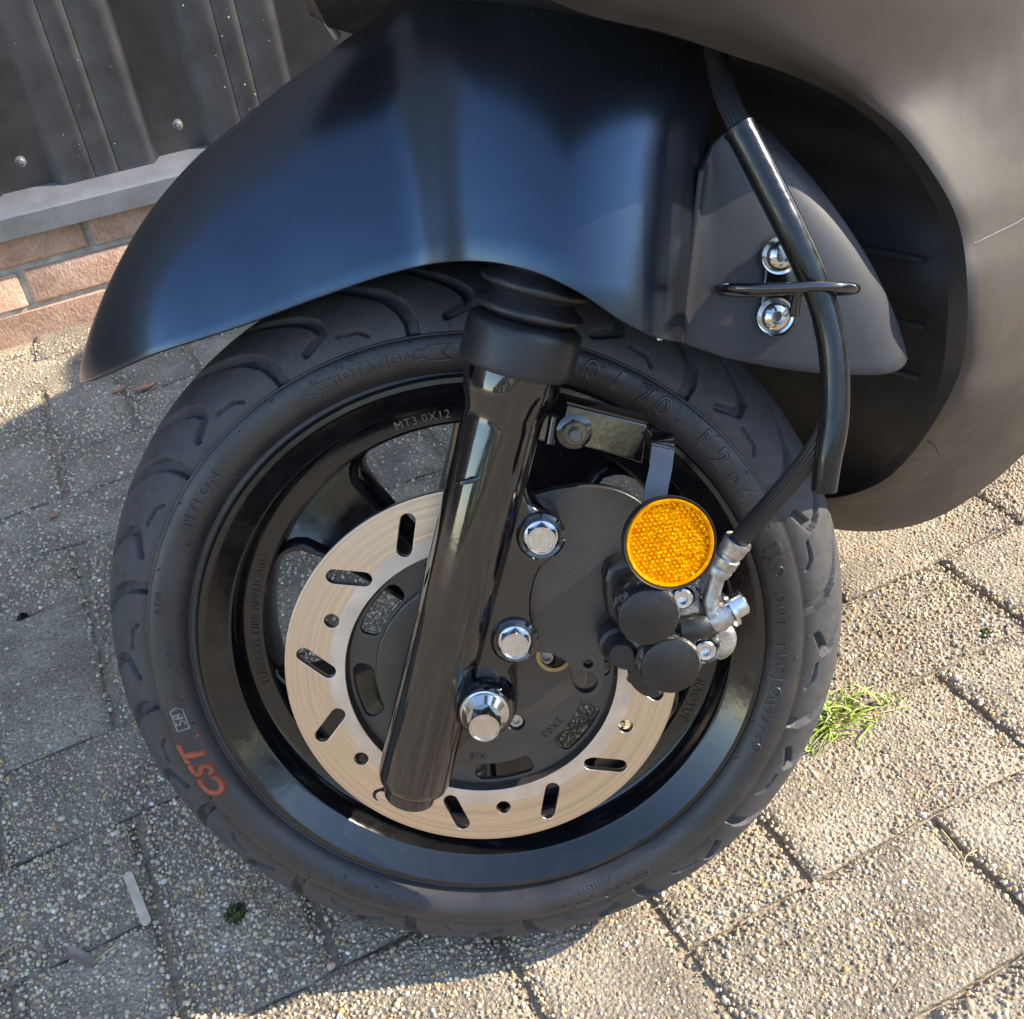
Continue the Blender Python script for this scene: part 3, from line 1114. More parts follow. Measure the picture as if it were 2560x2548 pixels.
# raised sidewall lettering
wheel_text('lettering', 'ROTATION', 0.0080, 100.0, 0.1808, side_y, 'tyre_text', tyre, half=0.0009, spacing=1.15)
wheel_text('lettering', '\u0394 T.W.I.', 0.0048, 107.0, 0.1866, side_y, 'tyre_text', tyre, half=0.0007)
wheel_text('lettering', 'NYLON', 0.0088, 139.6, 0.1800, side_y, 'tyre_text', tyre, half=0.0009, spacing=1.35)
wheel_text('lettering', '\u0394 TWI', 0.0048, 161.5, 0.1845, side_y, 'tyre_text', tyre, half=0.0007)
wheel_text('lettering', 'CHINA', 0.0052, 171.5, 0.1775, side_y, 'tyre_text', tyre, half=0.0007)
wheel_text('lettering', 'MADE IN', 0.0052, 181.5, 0.1775, side_y, 'tyre_text', tyre, half=0.0007)
for ch, dg in zip('110/70-12', (70.6, 66.7, 62.9, 58.2, 52.9, 49.1, 44.8, 40.2, 35.2)):
    wheel_text('lettering', ch, 0.0165, dg, 0.1805, side_y, 'tyre_text', tyre, bev=0.0009, outline=True, shear=0.0)
wheel_text('lettering', '\u0394 T.W.I.', 0.0045, 44.5, 0.1868, side_y, 'tyre_text', tyre, half=0.0007)
for ch, dg in (('4', 27.2), ('P', 23.0), ('R', 19.8), ('T', 15.6), ('L', 12.8)):
    wheel_text('lettering', ch, 0.0125, dg, 0.1800, side_y, 'tyre_text', tyre, bev=0.0008, outline=True)
wheel_text('lettering', 'D-150', 0.0060, 26.0, 0.1745, side_y, 'tyre_text', tyre, half=0.0007)
for ch, dg in zip('DOT', (5.6, 3.0, 0.4)):
    wheel_text('lettering', ch, 0.0085, dg, 0.1770, side_y, 'tyre_text', tyre, half=0.0009)
for ch, dg in zip('TECJ', (-4.2, -6.6, -9.0, -11.4)):
    wheel_text('lettering', ch, 0.0085, dg, 0.1770, side_y, 'tyre_text', tyre, half=0.0009)
for ch, dg in zip('U3323', (-16.2, -18.4, -20.4, -22.4, -24.4)):
    wheel_text('lettering', ch, 0.0080, dg, 0.1760, side_y, 'tyre_text', tyre, half=0.0009)
wheel_text('lettering', 'TUBELESS', 0.0055, -72.0, 0.1755, side_y, 'tyre_text', tyre, half=0.0007)
wheel_text('lettering', 'MAX LOAD 185 kg AT 225 kPa', 0.0048, -71.0, 0.1830, side_y, 'tyre_text', tyre, half=0.0007)
wheel_text('lettering', 'RIDE MIGRA', 0.0105, -119.0, 0.1800, side_y, 'tyre_text', tyre, bev=0.0004, outline=True, spacing=1.1)
o = wheel_text('lettering', 'CST', 0.0195, -162.4, 0.1812, side_y, 'orange', tyre, half=0.0002, bev=0.0011, shear=0.25, spacing=1.12)
o['label'] = 'orange printed letters on the lower left sidewall'
wheel_text('lettering', '.', 0.0155, -170.2, 0.1785, side_y, 'orange', tyre, half=0.00025)
wheel_text('lettering', '58', 0.0085, 185.4, 0.1800, side_y, 'dirtspeck', tyre, half=0.0002)
V, F = tube_data([(0, 0, 0)] * 2, 0.001) if False else ([], [])


def side_outline(name, pts, closed, rad, mat='tyre_text'):
    """raised outline drawn on the sidewall: pts in (deg, r)"""
    P = [polar(r, d) for d, r in pts]
    Y = [float(side_y(r)) for d, r in pts]
    path = [(p[0], y - rad * 0.5, p[1]) for p, y in zip(P, Y)]
    if closed:
        path.append(path[0])
    fine = []
    for a, b in zip(path[:-1], path[1:]):
        for k in range(4):
            fine.append(np.array(a) * (1 - k / 4) + np.array(b) * k / 4)
    fine.append(np.array(path[-1]))
    return tube(name, fine, rad, mat, tyre, sides=6)


side_outline('arrow_outline', [(113.8, 0.1806), (109.8, 0.1850), (110.2, 0.1828), (107.4, 0.1830), (107.4, 0.1786), (110.2, 0.1788), (109.9, 0.1765)], True, 0.0006)
side_outline('arrow_outline', [(92.6, 0.1835), (91.0, 0.1832), (90.2, 0.1850), (86.6, 0.1850), (88.2, 0.1808), (86.6, 0.1768), (90.2, 0.1766), (91.0, 0.1786), (92.6, 0.1784)], False, 0.0006)
side_outline('badge_outline', [(187.6, 0.1765), (183.4, 0.1765), (182.8, 0.1800), (183.4, 0.1838), (187.6, 0.1838)], True, 0.0005, 'dirtspeck')
for dg in (31.0, 11.0, -14.0, -26.6):
    rr_ = 0.1800 if dg > 0 else 0.1775
    side_outline('mould_ring', [(dg + 0.9 * math.cos(a), rr_ + 0.0027 * math.sin(a)) for a in np.linspace(0, 2 * math.pi, 13)[:-1]], True, 0.0006)
V, F = [], []
for k in range(46):
    dg = k * 360 / 46 + random.uniform(-2, 2)
    rr = random.choice([0.1715, 0.1860, 0.1880, 0.1740])
    x, z = polar(rr, dg); y = float(side_y(rr))
    d = np.array([random.gauss(0, 0.5), -1.0, random.gauss(0, 0.5)])
    d /= np.linalg.norm(d)
    v, f = tube_data([np.array([x, y + 0.0005, z]), np.array([x, y, z]) + d * 0.0016, np.array([x, y, z]) + d * 0.0030 + np.array([random.gauss(0, 1), 0, random.gauss(0, 1)]) * 0.0006], [0.0004, 0.00035, 0.00025], 5)
    F += [[i + len(V) for i in q] for q in f]
    V += list(v)
o = link('mould_nubs', mesh_from('mould_nubs', V, F), 'tyre', tyre)
o['kind'] = 'stuff'

# ---------------------------------------------------------------- rim
half_ = [(0.1668, -0.0428), (0.1671, -0.0452), (0.1655, -0.0472), (0.1628, -0.0472), (0.1610, -0.0460), (0.1510, -0.0368), (0.1492, -0.0360), (0.1478, -0.0335), (0.1468, -0.0230),
         (0.1458, -0.0192), (0.1440, -0.0183), (0.1345, -0.0178), (0.1328, -0.0165), (0.1315, -0.0110), (0.1310, -0.0040)]
rim_prof = half_ + [(r, -y) for r, y in half_[::-1]] + [(0.1610, 0.0405), (0.1560, 0.030), (0.1525, 0.012), (0.1525, -0.012), (0.1560, -0.030), (0.1610, -0.0405)]
rim = lathe('wheel_rim', rim_prof, 'rimgloss', ROOT, origin=(0, 0, R0), axis=(0, 1, 0), seg=200, closed=True, angle=28)
lathe('hub', [(0.010, -0.062), (0.034, -0.062), (0.036, -0.058), (0.036, -0.020), (0.042, -0.012), (0.042, 0.020), (0.034, 0.055), (0.010, 0.055)], 'rimgloss', rim,
      origin=(0, 0, R0), axis=(0, 1, 0), seg=64, closed=True)
for k in range(5):
    c0 = 133.0 + 72 * k
    left = spline([(0.034, 33.0), (0.045, 22.0), (0.060, 17.0), (0.080, 14.6), (0.100, 13.8), (0.115, 14.0), (0.124, 15.4), (0.1295, 18.0), (0.1330, 22.0)], 22)
    sec = [(-1.0, 0.013), (-1.0, -0.0125), (-0.96, -0.0150), (-0.86, -0.0155), (-0.78, -0.0140), (-0.72, -0.0095), (-0.3, -0.0075), (0.3, -0.0075), (0.72, -0.0095), (0.78, -0.0140), (0.86, -0.0155), (0.96, -0.0150), (1.0, -0.0125), (1.0, 0.013)]
    V = []
    for r_, a_ in left:
        for q, y in sec:
            x, z = polar(r_, c0 + a_ * q)
            V.append((x, y, z))
    nS = len(sec)
    link('spoke', mesh_from('spoke', V, grid_faces(len(left), nS, False, True) + [list(range(nS)), [(len(left) - 1) * nS + i for i in range(nS)][::-1]], 40), 'rimgloss', rim)
ring_y = lambda r: np.full_like(np.asarray(r, float), -0.0182)
wheel_text('lettering', 'TUBELESS TIRE APPLICABLE', 0.0068, 169.0, 0.1392, ring_y, 'rimgloss', rim, half=0.0005, spacing=1.1)
wheel_text('lettering', 'MT3.0X12', 0.0068, 97.0, 0.1392, ring_y, 'gloss', rim, half=0.0007, spacing=1.15)
wheel_text('lettering', 'JIAOYUE', 0.0075, -27.0, 0.1392, ring_y, 'rimgloss', rim, half=0.0005, spacing=1.1)
wheel_text('lettering', '100-80/90', 0.0068, -125.0, 0.1392, ring_y, 'rimgloss', rim, half=0.0005, spacing=1.1)
for r_ in (0.1452, 0.1332):
    pass

# ---------------------------------------------------------------- brake disc
YD = -0.0710
n_ = 240
outer = circ(0, R0, 0.1108, n_)
holes = [circ(0, R0, 0.0768, 160)]
for k in range(6):
    h = 150.8 + 60 * k
    holes.append(circ(*polar(0.0892, h), 0.0042, 24))
    for sg in (-1, 1):
        a = np.array(polar(0.1002, h + sg * 14.8)); b = np.array(polar(0.0862, h + sg * 20.6))
        holes.append(slot(a, b, 0.0042, 8))
holes.append(circ(*polar(0.1002, -133.5), 0.0036, 20))
disc = plate('brake_disc', outer, holes, YD, YD + 0.0042, 'disc', ROOT, bev=0.0003, angle=30)
# dark carrier inside the swept ring
holes = []
for k in range(8):
    c0 = -86.0 + 45 * k
    w = []
    for a_ in np.linspace(-12, 12, 14):
        w.append(polar(0.0728, c0 + a_))
    w += [polar(0.0712, c0 + 14), polar(0.0690, c0 + 14.6), polar(0.0645, c0 + 14.2), polar(0.0625, c0 + 13.0)]
    for a_ in np.linspace(11, -11, 14):
        w.append(polar(0.0612, c0 + a_))
    w += [polar(0.0625, c0 - 13.0), polar(0.0645, c0 - 14.2), polar(0.0690, c0 - 14.6), polar(0.0712, c0 - 14)]
    holes.append(w)
carr = plate('carrier_ring', circ(0, R0, 0.0778, 160), holes + [circ(0, R0, 0.0560, 120)], YD + 0.0055, YD + 0.0090, 'carrier', disc, bev=0.0008)
lathe('carrier_step', [(0.0768, 0.0), (0.0790, 0.0), (0.0790, 0.006), (0.0760, 0.006), (0.0752, 0.0045)], 'carrier', disc, origin=(0, YD + 0.0005, R0), axis=(0, 1, 0), seg=160, closed=True)
holes = [circ(*polar(0.0375, -65.8 + 72 * k), 0.0049, 24) for k in range(5)] + [circ(0, R0, 0.016, 40)]
face = plate('carrier_face', circ(0, R0, 0.0600, 140), holes, YD + 0.0015, YD + 0.0090, 'carrier', disc, bev=0.0012)
for k in range(5):
    x, z = polar(0.0375, -65.8 + 72 * k)
    lathe('mount_bolt', [(0.0, 0.0035), (0.0018, 0.0035), (0.0022, 0.0022), (0.0040, 0.0022), (0.0044, 0.003), (0.0044, 0.012), (0.0, 0.012)], 'alu', disc, origin=(x, YD + 0.0015, z), axis=(0, 1, 0), seg=24)
cy = lambda r: np.full_like(np.asarray(r, float), YD + 0.0013)
wheel_text('stamped_code', '2X03', 0.0062, -48.0, 0.0535, cy, 'ink', disc, half=0.0001, spacing=1.2)
wheel_text('stamped_code', 'XJE', 0.0058, -100.0, 0.0540, cy, 'ink', disc, half=0.0001, spacing=1.2)

# ---------------------------------------------------------------- fork
YFK = -0.1050
fa = at(1022, 1995, YFK); fb = at(1285, 930, YFK)
fd = (fb - fa) / np.linalg.norm(fb - fa)


def along(x, y):
    return float((at(x, y, YFK) - fa) @ fd)


s_main, s_fl0, s_fl1 = along(1030, 1962), along(1228, 1015), along(1252, 905)
s_c0, s_c1 = s_fl1 + 0.001, along(1300, 800)
R_F = 0.0197
fork = lathe('fork_leg', [(0.0, 0.0), (0.0115, 0.0), (0.0138, 0.0012), (0.0142, 0.004), (0.0142, s_main), (0.0165, s_main + 0.0005), (0.0188, s_main + 0.003), (R_F, s_main + 0.007),
                          (R_F, s_fl0 - 0.006), (0.0200, s_fl0), (0.0226, s_fl0 + 0.008), (0.0234, s_fl0 + 0.014), (0.0236, s_fl1), (0.0, s_fl1)],
             'gloss', ROOT, origin=fa, axis=fd, seg=64, angle=40)
fork['label'] = 'gloss black near side fork leg'
cap = lathe('dust_cap', [(0.0, s_c0 - 0.002), (0.0266, s_c0 - 0.002), (0.0274, s_c0 - 0.0012), (0.0277, s_c0 + 0.001), (0.0276, s_c1 - 0.0045), (0.0272, s_c1 - 0.0018), (0.0258, s_c1), (0.0235, s_c1 + 0.0012), (0.018, s_c1 + 0.002), (0.0, s_c1 + 0.002)],
            'rubber', fork, origin=fa, axis=fd, seg=64, angle=40)
gp = []
s = s_c1 + 0.001
for k in range(3):
    gp += [(0.0195, s), (0.0205, s + 0.0016), (0.0250, s + 0.0030), (0.0262, s + 0.0046), (0.0256, s + 0.0062), (0.0215, s + 0.0086)]
    s += 0.0115
lathe('gaiter', gp, 'rubber', fork, origin=fa, axis=fd, seg=64, angle=60)
# far side leg and the stanchions up into the crown
fa2 = fa.copy(); fa2[1] = 0.1050
far = lathe('fork_leg', [(0.0, 0.0), (0.0142, 0.0), (0.0142, s_main), (R_F, s_main + 0.007), (R_F, s_fl0 - 0.006), (0.0246, s_fl0 + 0.018), (0.0270, s_c0), (0.0270, s_c1), (0.0200, s_c1 + 0.002), (0.0200, s_c1 + 0.09), (0, s_c1 + 0.09)],
            'gloss', ROOT, origin=fa2, axis=fd, seg=48, angle=40)
far['label'] = 'gloss black far side fork leg'
# weld drip on the leg
w0 = at(1178, 1205, YFK - R_F * 0.96)
tube('weld_seam', spline([w0 + np.array([-0.007, 0.0016, -0.0005]), w0 + np.array([-0.003, -0.0004, 0.0005]), w0 + np.array([0.002, 0.0, 0.0010]), w0 + np.array([0.006, 0.0016, 0.0022])], 12), [0.0006, 0.0010, 0.0013, 0.0014, 0.0015, 0.0015, 0.0014, 0.0014, 0.0013, 0.0012, 0.0010, 0.0006], 'gloss', fork, sides=8)

YL = -0.1120
lug = plate('fork_lug', pts_at([(1296, 1120), (1312, 1200), (1330, 1262), (1362, 1283), (1398, 1302), (1406, 1345), (1392, 1388), (1352, 1425), (1334, 1470), (1328, 1535), (1338, 1585), (1330, 1635), (1300, 1655), (1276, 1672),
                                    (1262, 1700), (1180, 1720), (1130, 1640), (1180, 1420), (1240, 1200)], YL, 120), [], YL, YL + 0.024, 'gloss', fork, bev=0.0030, angle=45)
b1 = at(1353, 1346, YL - 0.004); b2 = at(1287, 1608, YL - 0.004)
for bb_ in (b1, b2):
    lathe('boss', [(0.0, 0.006), (0.0112, 0.006), (0.0126, 0.0010), (0.0122, -0.0022), (0.0108, -0.0034), (0.0092, -0.0030), (0.0084, -0.0020), (0.0, -0.0020)], 'gloss', lug, origin=(bb_[0], YL, bb_[2]), axis=(0, 1, 0), seg=48)
    hex_bolt('bolt', (bb_[0], bb_[2]), lug, YL - 0.0022, r=0.0080, h=0.0056, flange=0.0086, phase=0.35)
    d_ = lug.children[-1]
wt = at(1228, 1664, YL - 0.010)
# axle: boss, washers, nut
ax_c = at(1212, 1775, -0.1185)
boss = lathe('axle_boss', [(0.0, -0.0245), (0.0135, -0.0245), (0.0152, -0.0225), (0.0168, -0.0160), (0.0175, -0.006), (0.0175, 0.018), (0.0, 0.018)], 'gloss', fork, origin=(ax_c[0], -0.0960, ax_c[2] - 0.0008), axis=(0, 1, 0), seg=56)
gus = plate('axle_gusset', pts_at([(1265, 1660), (1285, 1720), (1280, 1790), (1235, 1830), (1180, 1850), (1120, 1900), (1090, 1870), (1130, 1740), (1180, 1640)], -0.105, 60), [], -0.1080, -0.0930, 'gloss', fork, bev=0.002, angle=45)
axle = lathe('axle_nut', [(0.0, 0.006), (0.0124, 0.006), (0.0128, 0.0045), (0.0126, 0.0030), (0.0110, 0.0026), (0.0116, 0.0020), (0.0118, 0.0006), (0.0110, -0.0004), (0.0088, -0.0034), (0.0, -0.0034)], 'chrome', ROOT,
             origin=(ax_c[0], -0.1245, ax_c[2]), axis=(0, 1, 0), seg=48, angle=30)
V = []
hexo = [(0.0106, -0.0030), (0.0106, -0.0092), (0.0098, -0.0112), (0.0078, -0.0122)]
hex_bolt('hex_head', (ax_c[0], ax_c[2]), axle, -0.1245 - 0.0030, r=0.0086, h=0.0090, mat='chrome', phase=0.1)
lathe('spacer', [(0.011, -0.0910), (0.0150, -0.0910), (0.0165, -0.088), (0.0165, -0.062), (0.011, -0.062)], 'darksteel', ROOT, origin=(0, 0, R0), axis=(0, 1, 0), seg=48, closed=True)
pb = at(1310, 1648, -0.074)
lathe('brass_ring', [(0.0078, 0.0), (0.0100, 0.0), (0.0100, 0.003), (0.0078, 0.003)], 'brass', ROOT, origin=(at(1385, 1640, -0.075)[0] , -0.0750, at(1385, 1640, -0.075)[2]), axis=(0, 1, 0), seg=40, closed=True)

# ---------------------------------------------------------------- caliper bracket plate
YP = -0.0900
hole1 = at(1471, 1661, YP); hole2 = at(1465, 1708, YP)
cb = plate('caliper_bracket', pts_at([(1255, 1260), (1330, 1240), (1400, 1222), (1470, 1215), (1540, 1225), (1600, 1255), (1645, 1310), (1680, 1400), (1640, 1470), (1560, 1500), (1522, 1570), (1512, 1640), (1512, 1690), (1504, 1726), (1486, 1746),
                                       (1462, 1750), (1440, 1738), (1430, 1710), (1428, 1675), (1408, 1650), (1370, 1634), (1320, 1632), (1280, 1640), (1240, 1600), (1240, 1400)], YP, 160),
           [circ(hole1[0], hole1[2], 0.0026, 20), circ(hole2[0], hole2[2], 0.0064, 28)], YP, YP + 0.0060, 'rusty', ROOT, bev=0.0006)

# ---------------------------------------------------------------- brake caliper
YC = -0.1160
cal = plate('brake_caliper', pts_at([(1556, 1500), (1605, 1470), (1655, 1468), (1692, 1462), (1736, 1478), (1762, 1515), (1776, 1560), (1792, 1606), (1797, 1642), (1772, 1662), (1748, 1680), (1730, 1712), (1690, 1738), (1642, 1730), (1612, 1700), (1598, 1640), (1560, 1592), (1546, 1545)], YC, 120),
            [], YC, YC + 0.030, 'worn', ROOT, bev=0.0035, angle=45)
for cx, cy_, rr in ((1622, 1545, 0.0152), (1677, 1668, 0.0150)):
    c = at(cx, cy_, YC - 0.010)
    lathe('piston_cap', [(0.0, -0.0002), (rr * 0.93, -0.0002), (rr * 0.985, 0.0003), (rr, 0.0014), (rr, 0.010), (rr * 1.04, 0.012), (rr * 1.04, 0.020), (0.0, 0.020)], 'caliper', cal, origin=(c[0], YC - 0.010, c[2]), axis=(0, 1, 0), seg=64)
    lathe('worn_collar', [(rr * 0.97, 0.0012), (rr * 1.035, 0.0026), (rr * 1.05, 0.0060), (rr * 1.09, 0.0120), (rr * 0.97, 0.0120)], 'worn', cal, origin=(c[0], YC - 0.010, c[2]), axis=(0, 1, 0), seg=64, closed=True)
for cx, cy_ in ((1706, 1497), (1764, 1627)):
    c = at(cx, cy_, YC - 0.003)
    lathe('bolt_seat', [(0.0064, -0.0020), (0.0080, -0.0020), (0.0088, -0.0005), (0.0092, 0.004), (0.0064, 0.004)], 'worn', cal, origin=(c[0], YC, c[2]), axis=(0, 1, 0), seg=32, closed=True)
    socket_bolt('allen_bolt', (c[0], c[2]), cal, YC - 0.0012, r=0.0054)
blk = plate('caliper_body', pts_at([(1508, 1450), (1522, 1418), (1565, 1400), (1640, 1395), (1716, 1420), (1758, 1460), (1740, 1520), (1640, 1600), (1560, 1590), (1520, 1540)], -0.1020, 90), [], -0.1020, -0.0560, 'caliper', cal, bev=0.004, angle=45)
# ribbed bridge between the bores
tube('bridge', spline([at(1700, 1570, -0.114), at(1745, 1565, -0.114), at(1775, 1552, -0.110)], 10), 0.0080, 'caliper', cal, sides=24)
arm = plate('slider_arm', pts_at([(1500, 1580), (1520, 1560), (1560, 1555), (1600, 1600), (1600, 1650), (1570, 1680), (1530, 1665), (1508, 1630)], -0.0960, 60), [], -0.0960, -0.0790, 'caliper', cal, bev=0.003, angle=45)
gpn = at(1553, 1640, -0.118)
lathe('guide_pin_boot', [(0.0, -0.0140), (0.0062, -0.0140), (0.0088, -0.0065), (0.0090, -0.0060), (0.0078, -0.0045), (0.0104, -0.0030), (0.0106, 0.0060), (0.0, 0.0060)], 'rubber', cal, origin=(gpn[0], -0.1040, gpn[2]), axis=(0, 1, 0), seg=40)
padc = [(1585, 1660), (1630, 1700), (1650, 1740), (1615, 1742), (1580, 1715), (1572, 1680)]
plate('brake_pad', pts_at(padc, -0.086, 40), [], -0.0860, -0.0720, 'caliper', cal, bev=0.001)
# bleed/banjo block at the rear of the caliper
blkr = plate('banjo_block', pts_at([(1770, 1535), (1800, 1560), (1835, 1575), (1845, 1605), (1830, 1640), (1800, 1655), (1780, 1630)], -0.1060, 60), [], -0.1060, -0.0800, 'alu', cal, bev=0.003, angle=45)
bx0 = at(1785, 1545, -0.1120); bx1 = at(1858, 1502, -0.1080)
bd = (bx1 - bx0) / np.linalg.norm(bx1 - bx0)
lb = np.linalg.norm(bx1 - bx0)
lathe('banjo_bolt', [(0.0, 0.0), (0.0050, 0.0), (0.0050, lb - 0.0095), (0.0098, lb - 0.0095), (0.0098, lb - 0.0075), (0.0070, lb - 0.0072), (0.0070, lb - 0.0010), (0.0060, lb), (0.0, lb)], 'steel', cal, origin=bx0, axis=bd, seg=6 * 4, angle=25)
tube('banjo_eye', [bx0 + bd * (-0.004), bx0 + bd * 0.002, bx0 + bd * 0.007], [0.0068, 0.0085, 0.0075], 'alu', cal, sides=24)
bleed = at(1752, 1448, -0.100)
tube('bleed_nipple', [at(1735, 1468, -0.1), at(1752, 1446, -0.1), at(1768, 1425, -0.1)], [0.006, 0.006, 0.0045], 'steel', cal, sides=6)

# ---------------------------------------------------------------- brake hose with fitting and sleeve
hp = [(1768, -40, -0.075), (1778, 60, -0.090), (1792, 150, -0.103), (1815, 240, -0.115), (1858, 335, -0.125), (1915, 450, -0.130), (1975, 570, -0.135), (2030, 690, -0.138), (2065, 790, -0.140), (2082, 880, -0.142),
      (2084, 970, -0.143), (2072, 1060, -0.143), (2035, 1130, -0.140), (1975, 1205, -0.132), (1900, 1290, -0.123), (1838, 1362, -0.117)]
hose = tube('brake_hose', spline([at(*q) for q in hp], 150), 0.0045, 'hose', ROOT, sides=44, ribs=1, ribh=0.10, angle=60)
sp_ = [(1846, 318, -0.1235), (1858, 338, -0.125), (1915, 450, -0.130), (1975, 570, -0.135), (2030, 690, -0.138), (2065, 790, -0.140), (2083, 880, -0.142), (2088, 975, -0.144), (2084, 1060, -0.146), (2070, 1145, -0.147), (2060, 1226, -0.147)]
SP = spline([at(*q) for q in sp_], 80)
V, F = tube_data(SP, np.interp(np.linspace(0, 1, 80), [0, 0.04, 0.5, 0.85, 1], [0.0062, 0.0055, 0.0052, 0.0054, 0.0046]), 28, caps=False)
slv = link('hose_sleeve', mesh_from('hose_sleeve', V, F, 60), 'sleeve', hose)
sdm = slv.modifiers.new('thickness', 'SOLIDIFY'); sdm.thickness = 0.0011; sdm.offset = -1.0
fit0 = at(1842, 1357, -0.1172); fit1 = at(1793, 1432, -0.1140)
dv = (fit1 - fit0); ll = np.linalg.norm(dv); dv /= ll
fit_ = lathe('crimp_fitting', [(0.0060, -0.0015), (0.0070, -0.0018), (0.0074, 0.0), (0.0068, 0.0015), (0.0066, ll * 0.30), (0.0058, ll * 0.34), (0.0058, ll * 0.42), (0.0068, ll * 0.46), (0.0068, ll * 0.70), (0.0060, ll * 0.76), (0.0066, ll * 0.84), (0.0060, ll), (0.0, ll)],
             'alu', hose, origin=fit0, axis=dv, seg=32, angle=35)
tube('fitting_neck', spline([at(1797, 1425, -0.1143), at(1784, 1470, -0.113), at(1776, 1500, -0.113), at(1782, 1530, -0.1135), at(1793, 1552, -0.1135)], 24), [0.0042] * 12 + [0.0044] * 6 + [0.0056] * 6, 'alu', hose, sides=20)

# ---------------------------------------------------------------- reflector and its bracket
YR = -0.1120
rb = plate('reflector_bracket', pts_at([(1418, 1012), (1618, 1062), (1606, 1160), (1505, 1128), (1398, 1104)], YR), [], YR, YR + 0.0028, 'gloss', ROOT, bev=0.0009, angle=45)
plate('bracket_clip', pts_at([(1340, 1028), (1392, 1040), (1382, 1110), (1328, 1098)], -0.108), [], -0.1090, -0.1010, 'gloss', rb, bev=0.0015, angle=45)
tube('bracket_fold', [at(1386, 1040, -0.110), at(1380, 1075, -0.110), at(1374, 1108, -0.110)], 0.0026, 'gloss', rb, sides=10)
fl = [at(1418, 1010, YR), at(1620, 1062, YR)]
V = []
for q in fl:
    for dy, dz in ((0.0, 0.0), (-0.0002, 0.0012), (0.004, 0.0020), (0.012, 0.0022), (0.012, 0.0006), (0.003, 0.0)):
        V.append(q + np.array([0, dy, dz]))
link('bracket_flange', mesh_from('bracket_flange', V, grid_faces(2, 6, False, True) + [list(range(6)), list(range(6, 12))[::-1]], 30), 'gloss', rb)
pb_ = at(1437, 1083, YR - 0.003)
bt = hex_bolt('bolt', (pb_[0], pb_[2]), rb, YR - 0.0006, r=0.0066, h=0.0052, flange=0.0086, mat='gloss', phase=0.5)
lathe('bolt_tip', [(0.0, -0.008), (0.0028, -0.008), (0.0034, -0.0072), (0.0034, 0.0), (0.0, 0.0)], 'darksteel', rb, origin=(pb_[0], YR - 0.0006, pb_[2]), axis=(0, 1, 0), seg=20)
# bent strap down to the reflector
strap = [(1600, 1110, -0.1100), (1640, 1092, -0.1120), (1656, 1100, -0.1200), (1652, 1160, -0.1290), (1638, 1250, -0.1380), (1660, 1340, -0.1440)]
cpts = spline([at(*q) for q in strap], 36)
V = []
T = np.gradient(cpts, axis=0); T /= np.linalg.norm(T, axis=1)[:, None]
for p_, t0 in zip(cpts, T):
    w_ = np.cross(t0, np.array([0, 1.0, 0.15])); w_ /= np.linalg.norm(w_)
    n0 = np.cross(w_, t0)
    for a, b in ((-0.0055, -0.0009), (0.0055, -0.0009), (0.0055, 0.0009), (-0.0055, 0.0009)):
        V.append(p_ + w_ * a + n0 * b)
link('strap', mesh_from('strap', V, grid_faces(len(cpts), 4, False, True) + [[0, 1, 2, 3], [len(V) - 1, len(V) - 2, len(V) - 3, len(V) - 4]], 30), 'gloss', rb)
rc = at(1672, 1356, -0.1500)
toc = WM @ (CAM - BASE) - rc
rax = -(np.array([0.10, -1.0, 0.22])); rax /= np.linalg.norm(rax)
refl = lathe('reflector', [(0.0, 0.006), (0.0194, 0.006), (0.0214, 0.004), (0.0218, -0.002), (0.0214, -0.0034), (0.0208, -0.0030), (0.0205, 0.0), (0.0, 0.0)], 'plastic', ROOT, origin=rc, axis=rax, seg=72)
lathe('lens_rim', [(0.0184, -0.0020), (0.0187, -0.0030), (0.0198, -0.0034), (0.0205, -0.0026), (0.0205, 0.0), (0.0184, 0.0)], 'amber_rim', refl, origin=rc, axis=rax, seg=72, closed=True)
# faceted lens: hexagonal prisms
e1 = np.cross(np.array([0, 0, 1.0]), rax); e1 /= np.linalg.norm(e1); e2 = np.cross(rax, e1)
V, F = [], []
hs = 0.00128
rowk = 0
v = -0.0195
while v < 0.0195:
    u = -0.0195 + (hs * 0.866 if rowk % 2 else 0)
    while u < 0.0195:
        if math.hypot(u, v) < 0.0184:
            k0 = len(V)
            tip = rng.normal(0, 0.00016, 2)
            for i in range(6):
                a = math.pi / 6 + i * math.pi / 3
                V.append(rc + e1 * (u + hs * 0.99 * math.cos(a)) + e2 * (v + hs * 0.99 * math.sin(a)) + rax * (-0.0010))
            V.append(rc + e1 * (u + tip[0]) + e2 * (v + tip[1]) + rax * (-0.0021))
            for i in range(6):
                F.append((k0 + i, k0 + (i + 1) % 6, k0 + 6))
        u += hs * 1.732
    v += hs * 1.5
    rowk += 1
me = mesh_from('lens', V, F, 1)
me.polygons.foreach_set('use_smooth', np.zeros(len(me.polygons), dtype=bool))
ln = link('lens', me, 'amber', refl)
ln['label'] = 'amber lens with hexagonal prisms'
lathe('lens_back', [(0.0, 0.0), (0.0190, 0.0), (0.0190, 0.0006), (0.0, 0.0006)], 'amber', refl, origin=rc + rax * (-0.0012), axis=rax, seg=48)

